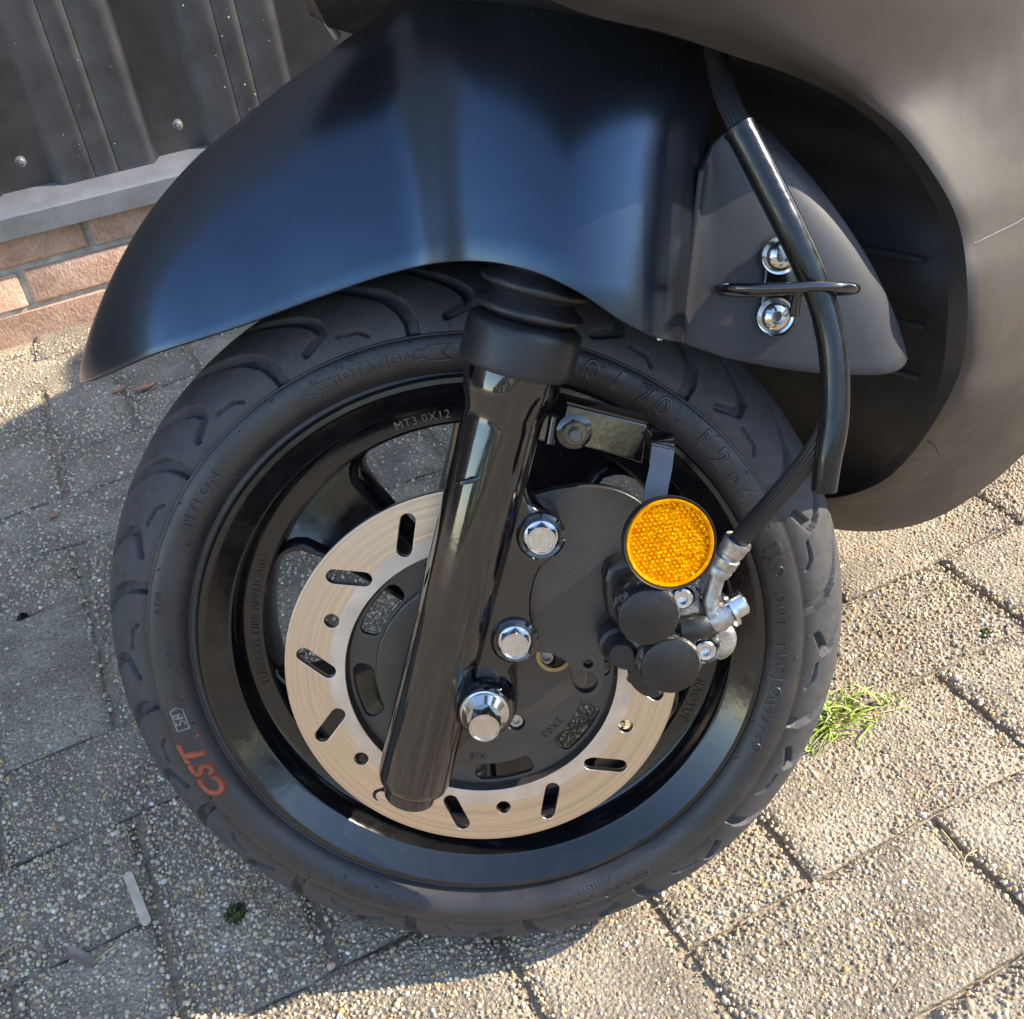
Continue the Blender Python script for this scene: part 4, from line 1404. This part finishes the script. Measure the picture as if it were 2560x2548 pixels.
# ---------------------------------------------------------------- hose guide on the fender flap
YG = -0.0985
hg = plate('hose_guide', pts_at([(1918, 620), (1938, 598), (1972, 594), (2000, 614), (1998, 700), (1992, 780), (1984, 820), (1960, 842), (1926, 840), (1902, 815), (1904, 740), (1912, 680)], YG, 80), [], YG, YG + 0.0030, 'gloss', ROOT, bev=0.0010)
for cx, cy_ in ((1955, 640), (1942, 793)):
    c = at(cx, cy_, YG - 0.003)
    button_bolt('bolt', (c[0], c[2]), hg, YG - 0.0006, r=0.0078)
gl = at(1792, 722, -0.125); gr = at(2126, 726, -0.125)
cx_ = (gl + gr) / 2; hx = (gr - gl)[0] / 2
ringp = []
for k in range(64):
    a = 2 * math.pi * k / 64
    ringp.append(cx_ + np.array([hx * np.sign(math.cos(a)) * abs(math.cos(a)) ** 0.7, 0.0235 * np.sign(math.sin(a)) * abs(math.sin(a)) ** 0.7, (gr - gl)[2] / 2 * math.cos(a) - 0.175 * 0.0235 * np.sign(math.sin(a)) * abs(math.sin(a)) ** 0.7]))
ringp.append(ringp[0])
tube('guide_loop', ringp, 0.0022, 'gloss', hg, sides=12, caps=False)
tube('guide_stay', [at(1985, 790, -0.098), at(1990, 740, -0.099), at(2000, 726, -0.102)], 0.0026, 'gloss', hg, sides=10)

# ---------------------------------------------------------------- front fender
cols = [  # lower edge (px), its depth, crest (px at centre plane)
    ((216, 950), -0.008, (214, 938), 0.0),
    ((226, 955), -0.028, (216, 905), 0.0),
    ((272, 939), -0.050, (226, 840), 0.0),
    ((399, 884), -0.073, (262, 720), 0.0),
    ((599, 819), -0.083, (348, 555), 0.0),
    ((749, 764), -0.0880, (470, 405), 0.0),
    ((850, 728), -0.0925, (590, 303), 0.0),
    ((950, 694), -0.0968, (745, 176), 0.0),
    ((1050, 668), -0.1010, (960, 10), 0.0),
    ((1115, 657), -0.1085, (1050, -130), 0.0),
    ((1180, 654), -0.1175, (1150, -280), 0.0),
    ((1250, 659), -0.1245, (1235, -380), 0.0),
    ((1349, 684), -0.1320, (1335, -450), 0.0),
    ((1449, 734), -0.1362, (1440, -480), 0.0),
    ((1549, 804), -0.1345, (1560, -470), 0.0),
    ((1615, 838), -0.1275, (1665, -450), 0.0),
    ((1660, 850), -0.1165, (1760, -420), 0.0),
    ((1690, 855), -0.1030, (1825, -400), 0.0),
]
Lp = spline([at(c[0][0], c[0][1], c[1]) for c in cols], 110)
TPX = []
for c in cols:
    q = at(c[2][0], c[2][1], max(c[1] * 0.36, -0.036))
    q[1] = 0.0
    TPX.append(q)
Tp = spline(TPX, 110)
# how boxy the section is along the length
nv = 44
tt = np.linspace(0, 1, 110)
V = []
for i in range(110):
    e = 0.62 if True else 1
    for j in range(nv):
        ph = (j / (nv - 1)) * math.pi / 2
        gg = 1 - max(math.cos(ph), 0.0) ** 0.80
        hh = 0.76 * (1 - (1 - gg) ** 2.6) ** 0.5 + 0.24 * gg
        L, T0 = Lp[i], Tp[i]
        p_ = T0 + (L - T0) * gg
        p_[1] = T0[1] + (L[1] - T0[1]) * hh
        V.append(p_)
nearV = list(V)
F = grid_faces(110, nv)
# far half mirrored
off = len(V)
V += [np.array([p_[0], -p_[1] , p_[2]]) for p_ in nearV]
F += [tuple(q[::-1]) for q in grid_faces(110, nv, off=off)]
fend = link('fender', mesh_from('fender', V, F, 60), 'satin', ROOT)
fend['label'] = 'satin black front fender'
wl = fend.modifiers.new('weld', 'WELD'); wl.merge_threshold = 0.0006
sdm = fend.modifiers.new('thickness', 'SOLIDIFY'); sdm.thickness = 0.0032; sdm.offset = -1.0
bv = fend.modifiers.new('edge', 'BEVEL'); bv.width = 0.0011; bv.segments = 2; bv.limit_method = 'ANGLE'; bv.angle_limit = math.radians(50)

ch = at(1652, 846, -0.1195)
tube('paint_chip', [ch + np.array([-0.0016, 0, -0.0002]), ch + np.array([0.0, -0.0004, 0.0002]), ch + np.array([0.0014, 0, 0.0])], [0.0006, 0.0010, 0.0005], 'petal_white', fend, sides=6)

# flat rear flap carrying the hose guide
fl_lo = spline([at(1690, 854, -0.103), at(1704, 857, -0.0970), at(1760, 876, -0.0945), at(1814, 893, -0.0940), at(1923, 915, -0.0930), at(2032, 930, -0.0920), at(2150, 936, -0.0905), at(2210, 934, -0.0890), at(2243, 922, -0.0860), at(2258, 898, -0.0810)], 60)
fl_hi = spline([at(1744, 425, -0.1025), at(1754, 402, -0.0970), at(1770, 372, -0.0945), at(1786, 350, -0.0940), at(1806, 332, -0.0930), at(1826, 322, -0.0920), at(1846, 316, -0.0905), at(1864, 315, -0.0885), at(1880, 317, -0.0850), at(1893, 322, -0.0790)], 60)
V = []
for i in range(60):
    for j in range(24):
        u = j / 23
        p_ = fl_lo[i] * (1 - u) + fl_hi[i] * u
        kb = min(max((i - 30) / 29, 0.0), 1.0)
        p_[0] += 0.011 * 4 * u * (1 - u) * kb * kb
        V.append(p_)
flap = link('fender_flap', mesh_from('fender_flap', V, grid_faces(60, 24), 60), 'flap', fend)
sdm = flap.modifiers.new('thickness', 'SOLIDIFY'); sdm.thickness = 0.003; sdm.offset = 1.0
bv = flap.modifiers.new('edge', 'BEVEL'); bv.width = 0.001; bv.segments = 2; bv.limit_method = 'ANGLE'; bv.angle_limit = math.radians(50)

# ---------------------------------------------------------------- body: front apron with the wheel arch
edge_o = [(1300, -70, 0.140), (1480, -10, 0.142), (1660, 45, 0.145), (1850, 90, 0.148), (2009, 165, 0.152), (2159, 255, 0.159), (2259, 339, 0.172), (2334, 439, 0.185), (2379, 519, 0.194), (2404, 599, 0.200), (2415, 699, 0.207),
          (2415, 830, 0.210), (2402, 915, 0.208), (2378, 975, 0.205), (2340, 1045, 0.195), (2300, 1105, 0.182), (2255, 1160, 0.165), (2196, 1208, 0.145), (2123, 1237, 0.125), (2061, 1246, 0.108), (2000, 1240, 0.092)]
edge_i = [(1300, -30, 0.130), (1480, 40, 0.132), (1660, 82, 0.135), (1810, 132, 0.138), (2009, 200, 0.142), (2130, 265, 0.149), (2239, 360, 0.162), (2300, 450, 0.175), (2345, 530, 0.184), (2362, 610, 0.190), (2370, 705, 0.197),
          (2368, 820, 0.200), (2358, 915, 0.198), (2340, 985, 0.194), (2310, 1050, 0.185), (2275, 1098, 0.173), (2235, 1145, 0.157), (2185, 1190, 0.138), (2118, 1222, 0.119), (2060, 1234, 0.103), (2000, 1230, 0.088)]
EO = spline([batw(*q) for q in edge_o], 90)
EI = spline([batw(*q) for q in edge_i], 90)
ctr = np.array([0.02, 0.27])
far_px = [(1250, -500, 0.165), (1450, -480, 0.165), (1750, -450, 0.167), (2020, -420, 0.170), (2300, -350, 0.172), (2540, -230, 0.178), (2750, -100, 0.186), (2870, 80, 0.194), (2950, 250, 0.194), (2985, 400, 0.198), (3000, 550, 0.201),
          (2980, 760, 0.202), (2900, 890, 0.200), (2800, 968, 0.196), (2690, 1040, 0.189), (2580, 1115, 0.180), (2470, 1212, 0.166), (2350, 1289, 0.147), (2220, 1326, 0.126), (2085, 1323, 0.102), (2010, 1300, 0.085)]
FP = spline([batw(*q) for q in far_px], 90)
NB = 90
V = []
ncol = 0
for i in range(NB):
    e, ii, fp = EO[i], EI[i], FP[i]
    u = i / (NB - 1)
    d = fp - e
    L = np.linalg.norm(d); d = d / L
    Lc = float(np.interp(u, [0, 0.12, 0.22, 0.32, 0.42], [0.05, 0.07, 0.13, 0.20, 0.25]))
    if L > Lc:
        L = Lc
        fp = e + d * L
    up = np.array([0, 1.0, 0])
    kk = np.clip((u - 0.60) / 0.25, 0, 1); kk = kk * kk * (3 - 2 * kk)
    ctrl = [e + up * 0.0005, e + d * 0.0045 + up * 0.0036, e + d * L * 0.25 + up * 0.0075, e + d * L * 0.55 + up * 0.0085, e + d * L * 0.85 + up * 0.005, fp]
    out = np.array([d[0] * 0.05, -0.002, d[2] * 0.05])
    roll1 = np.array([0.012, -0.016, -0.006]); roll2 = np.array([0.03, -0.06, -0.006])
    ctrl += [fp + out * (1 - kk) + roll1 * kk, fp + 2.4 * out * (1 - kk) + roll2 * kk]
    row = np.concatenate([[ii, ii * 0.66 + e * 0.34, ii * 0.33 + e * 0.67], spline(ctrl, 34)])
    ncol = len(row)
    V += [bw(*q) for q in row]
Vb = V
panel = link('body_panel', mesh_from('body_panel', Vb, [q[::-1] for q in grid_faces(NB, ncol)], 38), 'satin_sunlit', ROOT)
panel['label'] = 'satin black front apron, near side'


from mathutils.bvhtree import BVHTree
ptree = BVHTree.FromPolygons([Vector(p_) for p_ in Vb], grid_faces(NB, ncol))
o_cam = WM @ (CAM - BASE)


def on_panel(x, y, lift=0.0003):
    d = Vector(WM @ ray(x, y)).normalized()
    loc, nrm, idx, dist = ptree.ray_cast(Vector(o_cam), d)
    if loc is None:
        return None
    return np.array(loc - d * lift)


for nm, pxs, rad, mt in (('panel_seam', [(2303, 1098), (2322, 1104), (2338, 1116), (2346, 1138)], 0.0005, 'ink'),
                         ('scratch', [(2436, 608), (2470, 592), (2505, 575), (2540, 558), (2575, 536)], 0.00016, 'dirtspeck'),
                         ('scratch', [(2200, 322), (2206, 328), (2212, 333)], 0.0005, 'dirtspeck')):
    pp = [on_panel(*q) for q in pxs]
    pp = [q for q in pp if q is not None]
    if len(pp) > 2:
        tube(nm, spline(pp, 20), rad, mt, panel, sides=6)


def unbw(p):
    P = BASE + WM.T @ np.array(p)
    return np.array([(P - HUB) @ BB, (P - HUB) @ BL, P[2]])


Vm = [bw(q[0], -q[1], q[2] + min(0.05, 2.4 * max(0.0, 0.078 - q[0])) * max(0.0, min(1.0, (q[2] - 0.45) / 0.08))) for q in (unbw(p_) for p_ in Vb)]
link('body_panel', mesh_from('body_panel', Vm, grid_faces(NB, ncol), 70), 'satin_sunlit', ROOT)['label'] = 'satin black front apron, far side'
# wheel well liner from edge to edge
V = []
for i in range(NB):
    q = EI[i]
    for j in range(24):
        k = 1 - 2 * j / 23
        dep = 0.010 * (1 - abs(k) ** 4)
        d = np.array([q[0] - ctr[0], q[2] - ctr[1]]); d /= np.linalg.norm(d)
        zx = min(0.05, 2.4 * max(0.0, 0.078 - q[0])) * max(0.0, -k)
        V.append(bw(q[0] + d[0] * dep, q[1] * k, q[2] + d[1] * dep + zx))
liner = link('wheel_well_liner', mesh_from('wheel_well_liner', V, grid_faces(NB, 24), 60), 'plastic', ROOT)
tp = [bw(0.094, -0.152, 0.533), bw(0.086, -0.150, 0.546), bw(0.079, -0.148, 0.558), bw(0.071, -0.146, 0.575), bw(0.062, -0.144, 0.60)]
tube('sunlit_lip', spline(tp, 14), 0.0024, 'lit_lip', liner, sides=8)  # tube added to show the far arch lip as sunlit
for i in (44, 50, 56):
    q = EI[i]
    tube('liner_rib', [bw(q[0] - 0.004, q[1] * k * 0.95, q[2]) for k in np.linspace(1, -1, 12)], 0.0016, 'plastic', liner, sides=8)


# rest of the scooter, out of the frame to the right
def hull(name, secs, mat, parent=None, n=36, p=0.7):
    """secs: (s, half width, z low, z high) in the body frame"""
    V = []
    S_ = spline([(a, b, c, d) for a, b, c, d in secs], len(secs) * 5)
    for s, hw, zl, zh in S_:
        for k in range(n):
            a = 2 * math.pi * k / n
            c, q = math.cos(a), math.sin(a)
            V.append(bw(s, hw * np.sign(c) * abs(c) ** p, (zl + zh) / 2 + (zh - zl) / 2 * np.sign(q) * abs(q) ** p))
    m = len(S_)
    F = grid_faces(m, n, False, True) + [list(range(n))[::-1], [(m - 1) * n + k for k in range(n)]]
    return link(name, mesh_from(name, V, F, 50), mat, parent or ROOT)


def slab(name, secs, mat, thick, n=30):
    """upright curved shield: secs of (z, s, half width)"""
    V = []
    S_ = spline(secs, len(secs) * 5)
    for z, s, hw in S_:
        for k in range(n):
            w = -1 + 2 * k / (n - 1)
            V.append(bw(s + 0.10 * abs(w) ** 2.2, hw * w, z))
    o = link(name, mesh_from(name, V, grid_faces(len(S_), n), 60), mat, ROOT)
    md = o.modifiers.new('thickness', 'SOLIDIFY'); md.thickness = thick
    return o


slab('leg_shield', [(0.62, 0.10, 0.16), (0.70, 0.14, 0.185), (0.82, 0.18, 0.19), (0.93, 0.21, 0.15)], 'satin_sunlit', 0.03)
slab('inner_shield', [(0.24, 0.38, 0.17), (0.45, 0.42, 0.19), (0.70, 0.33, 0.19), (0.92, 0.28, 0.15)], 'plastic', 0.02)
hull('floorboard', [(0.36, 0.13, 0.16, 0.27), (0.50, 0.14, 0.17, 0.26), (0.80, 0.14, 0.18, 0.26), (0.90, 0.14, 0.18, 0.28)], 'plastic', p=0.45)
hull('rear_body', [(0.78, 0.12, 0.24, 0.66), (0.90, 0.17, 0.26, 0.74), (1.15, 0.21, 0.30, 0.76), (1.40, 0.19, 0.38, 0.76), (1.58, 0.10, 0.50, 0.74), (1.62, 0.04, 0.58, 0.70)], 'satin_sunlit', p=0.6)
hull('seat', [(0.76, 0.11, 0.70, 0.80), (0.90, 0.16, 0.70, 0.88), (1.15, 0.18, 0.72, 0.92), (1.40, 0.16, 0.74, 0.92), (1.54, 0.09, 0.76, 0.86)], 'seat', p=0.6)
hull('shadow_case', [(1.22, 0.16, 0.86, 0.94), (1.28, 0.22, 0.85, 0.955), (1.50, 0.22, 0.86, 0.955), (1.60, 0.17, 0.88, 0.94)], 'plastic', p=0.5)  # made-up case, added to fill out the shade on the paving
hull('headset', [(0.10, 0.05, 0.92, 0.99), (0.17, 0.12, 0.90, 1.04), (0.25, 0.13, 0.91, 1.05), (0.33, 0.09, 0.93, 1.02)], 'satin_sunlit', p=0.8)
tube('handlebar', [bw(0.36, 0.34, 1.02), bw(0.28, 0.20, 1.00), bw(0.26, 0.0, 0.99), bw(0.28, -0.20, 1.00), bw(0.36, -0.34, 1.02)], [0.017, 0.014, 0.014, 0.014, 0.017], 'rubber', ROOT, sides=20)
lathe('rear_tyre', [(0.15, -0.05), (0.19, -0.058), (0.215, -0.045), (0.228, 0.0), (0.215, 0.045), (0.19, 0.058), (0.15, 0.05)], 'tyre', ROOT, origin=bw(1.30, 0.0, 0.229), axis=WM @ (-BL), seg=64, closed=True)

# ================================================================== SMALL THINGS ON THE GROUND
def ground_thing(name, px, label, cat, z=0.0):
    o = bpy.data.objects.new(name, None)
    COL.objects.link(o)
    P = gnd(px[0], px[1], z)
    o.location = (P[0], P[1], z)
    tag(o, label, cat)
    return o, np.array([P[0], P[1], z])


# grass tuft growing in the joint
gt, gp0 = ground_thing('grass_tuft', (2085, 1800), 'bright green grass tuft growing in a joint right of the tyre', 'grass')
rngg = random.Random(3)
blades = []
for k in range(150):
    a = rngg.uniform(0, 6.283)
    ln_b = rngg.uniform(0.012, 0.044) * (1.2 if rngg.random() < 0.15 else 1)
    lean = rngg.uniform(0.6, 1.35)
    b0 = np.array([rngg.gauss(0, 0.013), rngg.gauss(0, 0.008), -0.002])
    dr_ = np.array([math.cos(a), math.sin(a) * 0.8, 0])
    wv = np.array([-dr_[1], dr_[0], 0]) * rngg.uniform(0.0008, 0.0017)
    V = []
    for t in np.linspace(0, 1, 6):
        ang_ = lean * (0.3 + 0.9 * t)
        p_ = b0 + dr_ * ln_b * t * math.sin(ang_) + np.array([0, 0, ln_b * t * math.cos(ang_) * 0.8])
        p_[2] = max(p_[2], 0.0008) if t > 0.2 else p_[2]
        w_ = wv * (1 - t) ** 0.6
        V += [p_ - w_, p_ + np.array([0, 0, -0.0003]), p_ + w_]
    F = grid_faces(6, 3)
    blades.append((V, F, 'straw' if rngg.random() < 0.16 else 'grass'))
for mname in ('grass', 'straw'):
    V, F = [], []
    for v, f, m_ in blades:
        if m_ == mname:
            F += [[i + len(V) for i in q] for q in f]
            V += v
    o = link('blades' if mname == 'grass' else 'dry_blades', mesh_from('blades', V, F, 80), mname, gt)
    o['kind'] = 'stuff'

# flat wooden stick
c4 = [gnd(*q)[:2] for q in ((313, 2203), (338, 2190), (386, 2310), (360, 2328))]
cen_ = sum(c4) / 4
axl = (c4[2] + c4[3]) / 2 - (c4[0] + c4[1]) / 2
L_s = np.linalg.norm(axl); ad = axl / L_s
wid_ = np.linalg.norm(c4[1] - c4[0]) * 0.46
stick = bpy.data.objects.new('wooden_stick', None)
me = curve_mesh('stick', [slot((-L_s / 2 + wid_ * 0.7, 0), (L_s / 2 - wid_ * 0.7, 0), wid_, 8)], 0.0009, 0.0003)
smooth(me, 40)
stick = link('wooden_stick', me, 'wood')
stick.location = (cen_[0], cen_[1], 0.0056)
stick.rotation_euler = (0.02, 0.02, math.atan2(ad[1], ad[0]))
tag(stick, 'flat pale wooden stick lying on the shaded paving at lower left', 'stick')


def lump(name, px, rad, h, mat, label, cat, n=260, leafy=True):
    P = gnd(*px)
    V, F = [], []
    for k in range(n):
        a = random.uniform(0, 6.283); r = rad * math.sqrt(random.random()); z = h * (1 - (r / rad) ** 2) * random.uniform(0.2, 1)
        c = np.array([r * math.cos(a), r * math.sin(a), z])
        d1 = rng.normal(0, 1, 3); d1 /= np.linalg.norm(d1)
        d2 = np.cross(d1, rng.normal(0, 1, 3)); d2 /= np.linalg.norm(d2)
        s1 = random.uniform(0.0012, 0.0028); s2 = s1 * 0.5
        k0 = len(V)
        V += [c - d1 * s1, c + d2 * s2, c + d1 * s1, c - d2 * s2]
        F.append((k0, k0 + 1, k0 + 2, k0 + 3))
    o = link(name, mesh_from(name, V, F, 80), mat)
    o.location = (P[0], P[1], 0.001)
    return tag(o, label, cat)


lump('moss_clump', (592, 2288), 0.0085, 0.007, 'moss', 'small dark green moss clump on the shaded paving near the stick', 'moss')


def leaf(name, px, L, W, rot, mat, label, curl=0.004, group=None):
    P = gnd(*px)
    V = []
    for i in range(9):
        t = i / 8
        w = W * math.sin(math.pi * min(t * 0.92 + 0.06, 1)) ** 0.8 * random.uniform(0.8, 1.1)
        for j in range(5):
            k = j / 4 * 2 - 1
            V.append(((t - 0.5) * L, k * w, 0.0016 + curl * (k * k * 0.6 + (t - 0.5) ** 2 * 1.5) + random.uniform(0, 0.0006)))
    o = link(name, mesh_from(name, V, grid_faces(9, 5), 70), mat)
    md = o.modifiers.new('thickness', 'SOLIDIFY'); md.thickness = 0.0003
    o.location = (P[0], P[1], 0.0015)
    o.rotation_euler = (0, 0, rot)
    return tag(o, label, 'leaf', group)


leaf('withered_leaf', (205, 2400), 0.030, 0.005, 2.2, 'leaf', 'withered grey brown leaf near the bottom left corner', 0.003)
leaf('petal', (300, 982), 0.022, 0.006, 0.5, 'petal', 'reddish dried petal on the paving under the fender tip, left one', 0.004)
leaf('petal', (366, 975), 0.030, 0.007, 0.1, 'petal', 'orange dried petal on the paving under the fender tip, right one', 0.004)
leaf('petal', (137, 1297), 0.012, 0.005, 0.9, 'petal', 'tiny red petal on the paving left of the tyre', 0.003)


def straw(px0, px1, rad, label, mid=0.0015, mat='straw'):
    a = gnd(*px0); b = gnd(*px1)
    m_ = (a + b) / 2 + np.array([random.gauss(0, 0.002), random.gauss(0, 0.002), mid])
    pth = spline([a + np.array([0, 0, 0.0022]), m_ + np.array([0, 0, 0.0022]), b + np.array([0, 0, 0.0022])], 10)
    V, F = tube_data(pth - a, [rad * (1 - 0.5 * k / 9) for k in range(10)], 6)
    o = link('straw', mesh_from('straw', V, F), mat)
    o.location = a
    return tag(o, label, 'straw')


straw((232, 2412), (302, 2362), 0.0010, 'pale straw lying across the withered leaf at lower left')
straw((0, 2392), (50, 2362), 0.0009, 'short pale straw at the left border near the bottom')
straw((262, 2058), (318, 2078), 0.0005, 'thin curled straw above the wooden stick')
straw((313, 2078), (322, 2130), 0.0005, 'thin upright straw just above the wooden stick')
straw((2352, 2080), (2425, 2180), 0.0009, 'pale straw stuck in the joint at lower right')
straw((2440, 2130), (2405, 2182), 0.0007, 'short straw crossing another in the joint at lower right')
straw((2180, 1790), (2268, 1768), 0.0009, 'dry straw pointing right out of the grass tuft')
straw((62, 1565), (100, 1575), 0.0010, 'short straw beside a dark crumb left of the tyre')
straw((2320, 1985), (2380, 1965), 0.0007, 'thin straw along the sandy joint right of the tyre')

# litter, sand grains and moss caught in the joints
V, F, C_ = [], [], []
rl = random.Random(21)
for k in range(900):
    if rl.random() < 0.55:
        gi = rl.randint(-5, 7); x = X0 + PX * gi + rl.gauss(0, 0.0025); y = rl.uniform(0.16, 1.5)
    else:
        gj = rl.randint(-1, 11); y = Y0 + PY * gj + rl.gauss(0, 0.0020); x = rl.uniform(-0.3, 0.95)
    ci, cj = math.floor((x - X0) / PX), math.floor((y - Y0) / PY)
    a = rl.uniform(0, 6.28)
    L = rl.uniform(0.002, 0.012) if rl.random() < 0.35 else rl.uniform(0.0006, 0.0018)
    thin = L > 0.0019
    w = 0.00035 if thin else L * 0.7
    c = np.array([x, y, 0.0032 if thin else 0.0024])
    d = np.array([math.cos(a), math.sin(a), rl.uniform(-0.15, 0.15)]) * L / 2
    n_ = np.array([-math.sin(a), math.cos(a), 0]) * w
    up = np.array([0, 0, w])
    k0 = len(V)
    V += [c - d, c + n_, c + up, c - n_, c + d]
    F += [(k0, k0 + 1, k0 + 2), (k0, k0 + 2, k0 + 3), (k0 + 4, k0 + 2, k0 + 1), (k0 + 4, k0 + 3, k0 + 2)]
lit = link('joint_litter', mesh_from('joint_litter', V, F, 70), 'straw')
tag(lit, 'fine straw bits and grains scattered along the paving joints', 'litter', kind='stuff')
lump('moss_clump', (2462, 1588), 0.0060, 0.004, 'moss', 'small moss tuft in the dark joint at the right border', 'moss', n=140)
lump('dark_crumb', (58, 1548), 0.0055, 0.006, 'seat', 'dark crumb of soil left of the tyre beside a short straw', 'crumb', n=160)

for px, lab in (((2230, 1760), 'few short grass blades in the joint just right of the grass tuft'), ((2020, 1880), 'tiny grass sprout at the tyre edge below the grass tuft')):
    P = gnd(*px)
    V, F = [], []
    for k in range(14):
        a = rngg.uniform(0, 6.283); L = rngg.uniform(0.005, 0.014)
        b0 = np.array([rngg.gauss(0, 0.004), rngg.gauss(0, 0.003), 0.0])
        dr_ = np.array([math.cos(a), math.sin(a), 0]); wv = np.array([-dr_[1], dr_[0], 0]) * 0.0009
        k0 = len(V)
        V += [b0 - wv, b0 + wv, b0 + dr_ * L * 0.5 + wv * 0.7 + np.array([0, 0, L * 0.55]), b0 + dr_ * L * 0.5 - wv * 0.7 + np.array([0, 0, L * 0.55]), b0 + dr_ * L + np.array([0, 0, L * 0.7])]
        F += [(k0, k0 + 1, k0 + 2, k0 + 3), (k0 + 3, k0 + 2, k0 + 4)]
    o = link('grass_sprout', mesh_from('grass_sprout', V, F, 80), 'grass')
    o.location = (P[0], P[1], 0.001)
    tag(o, lab, 'grass')
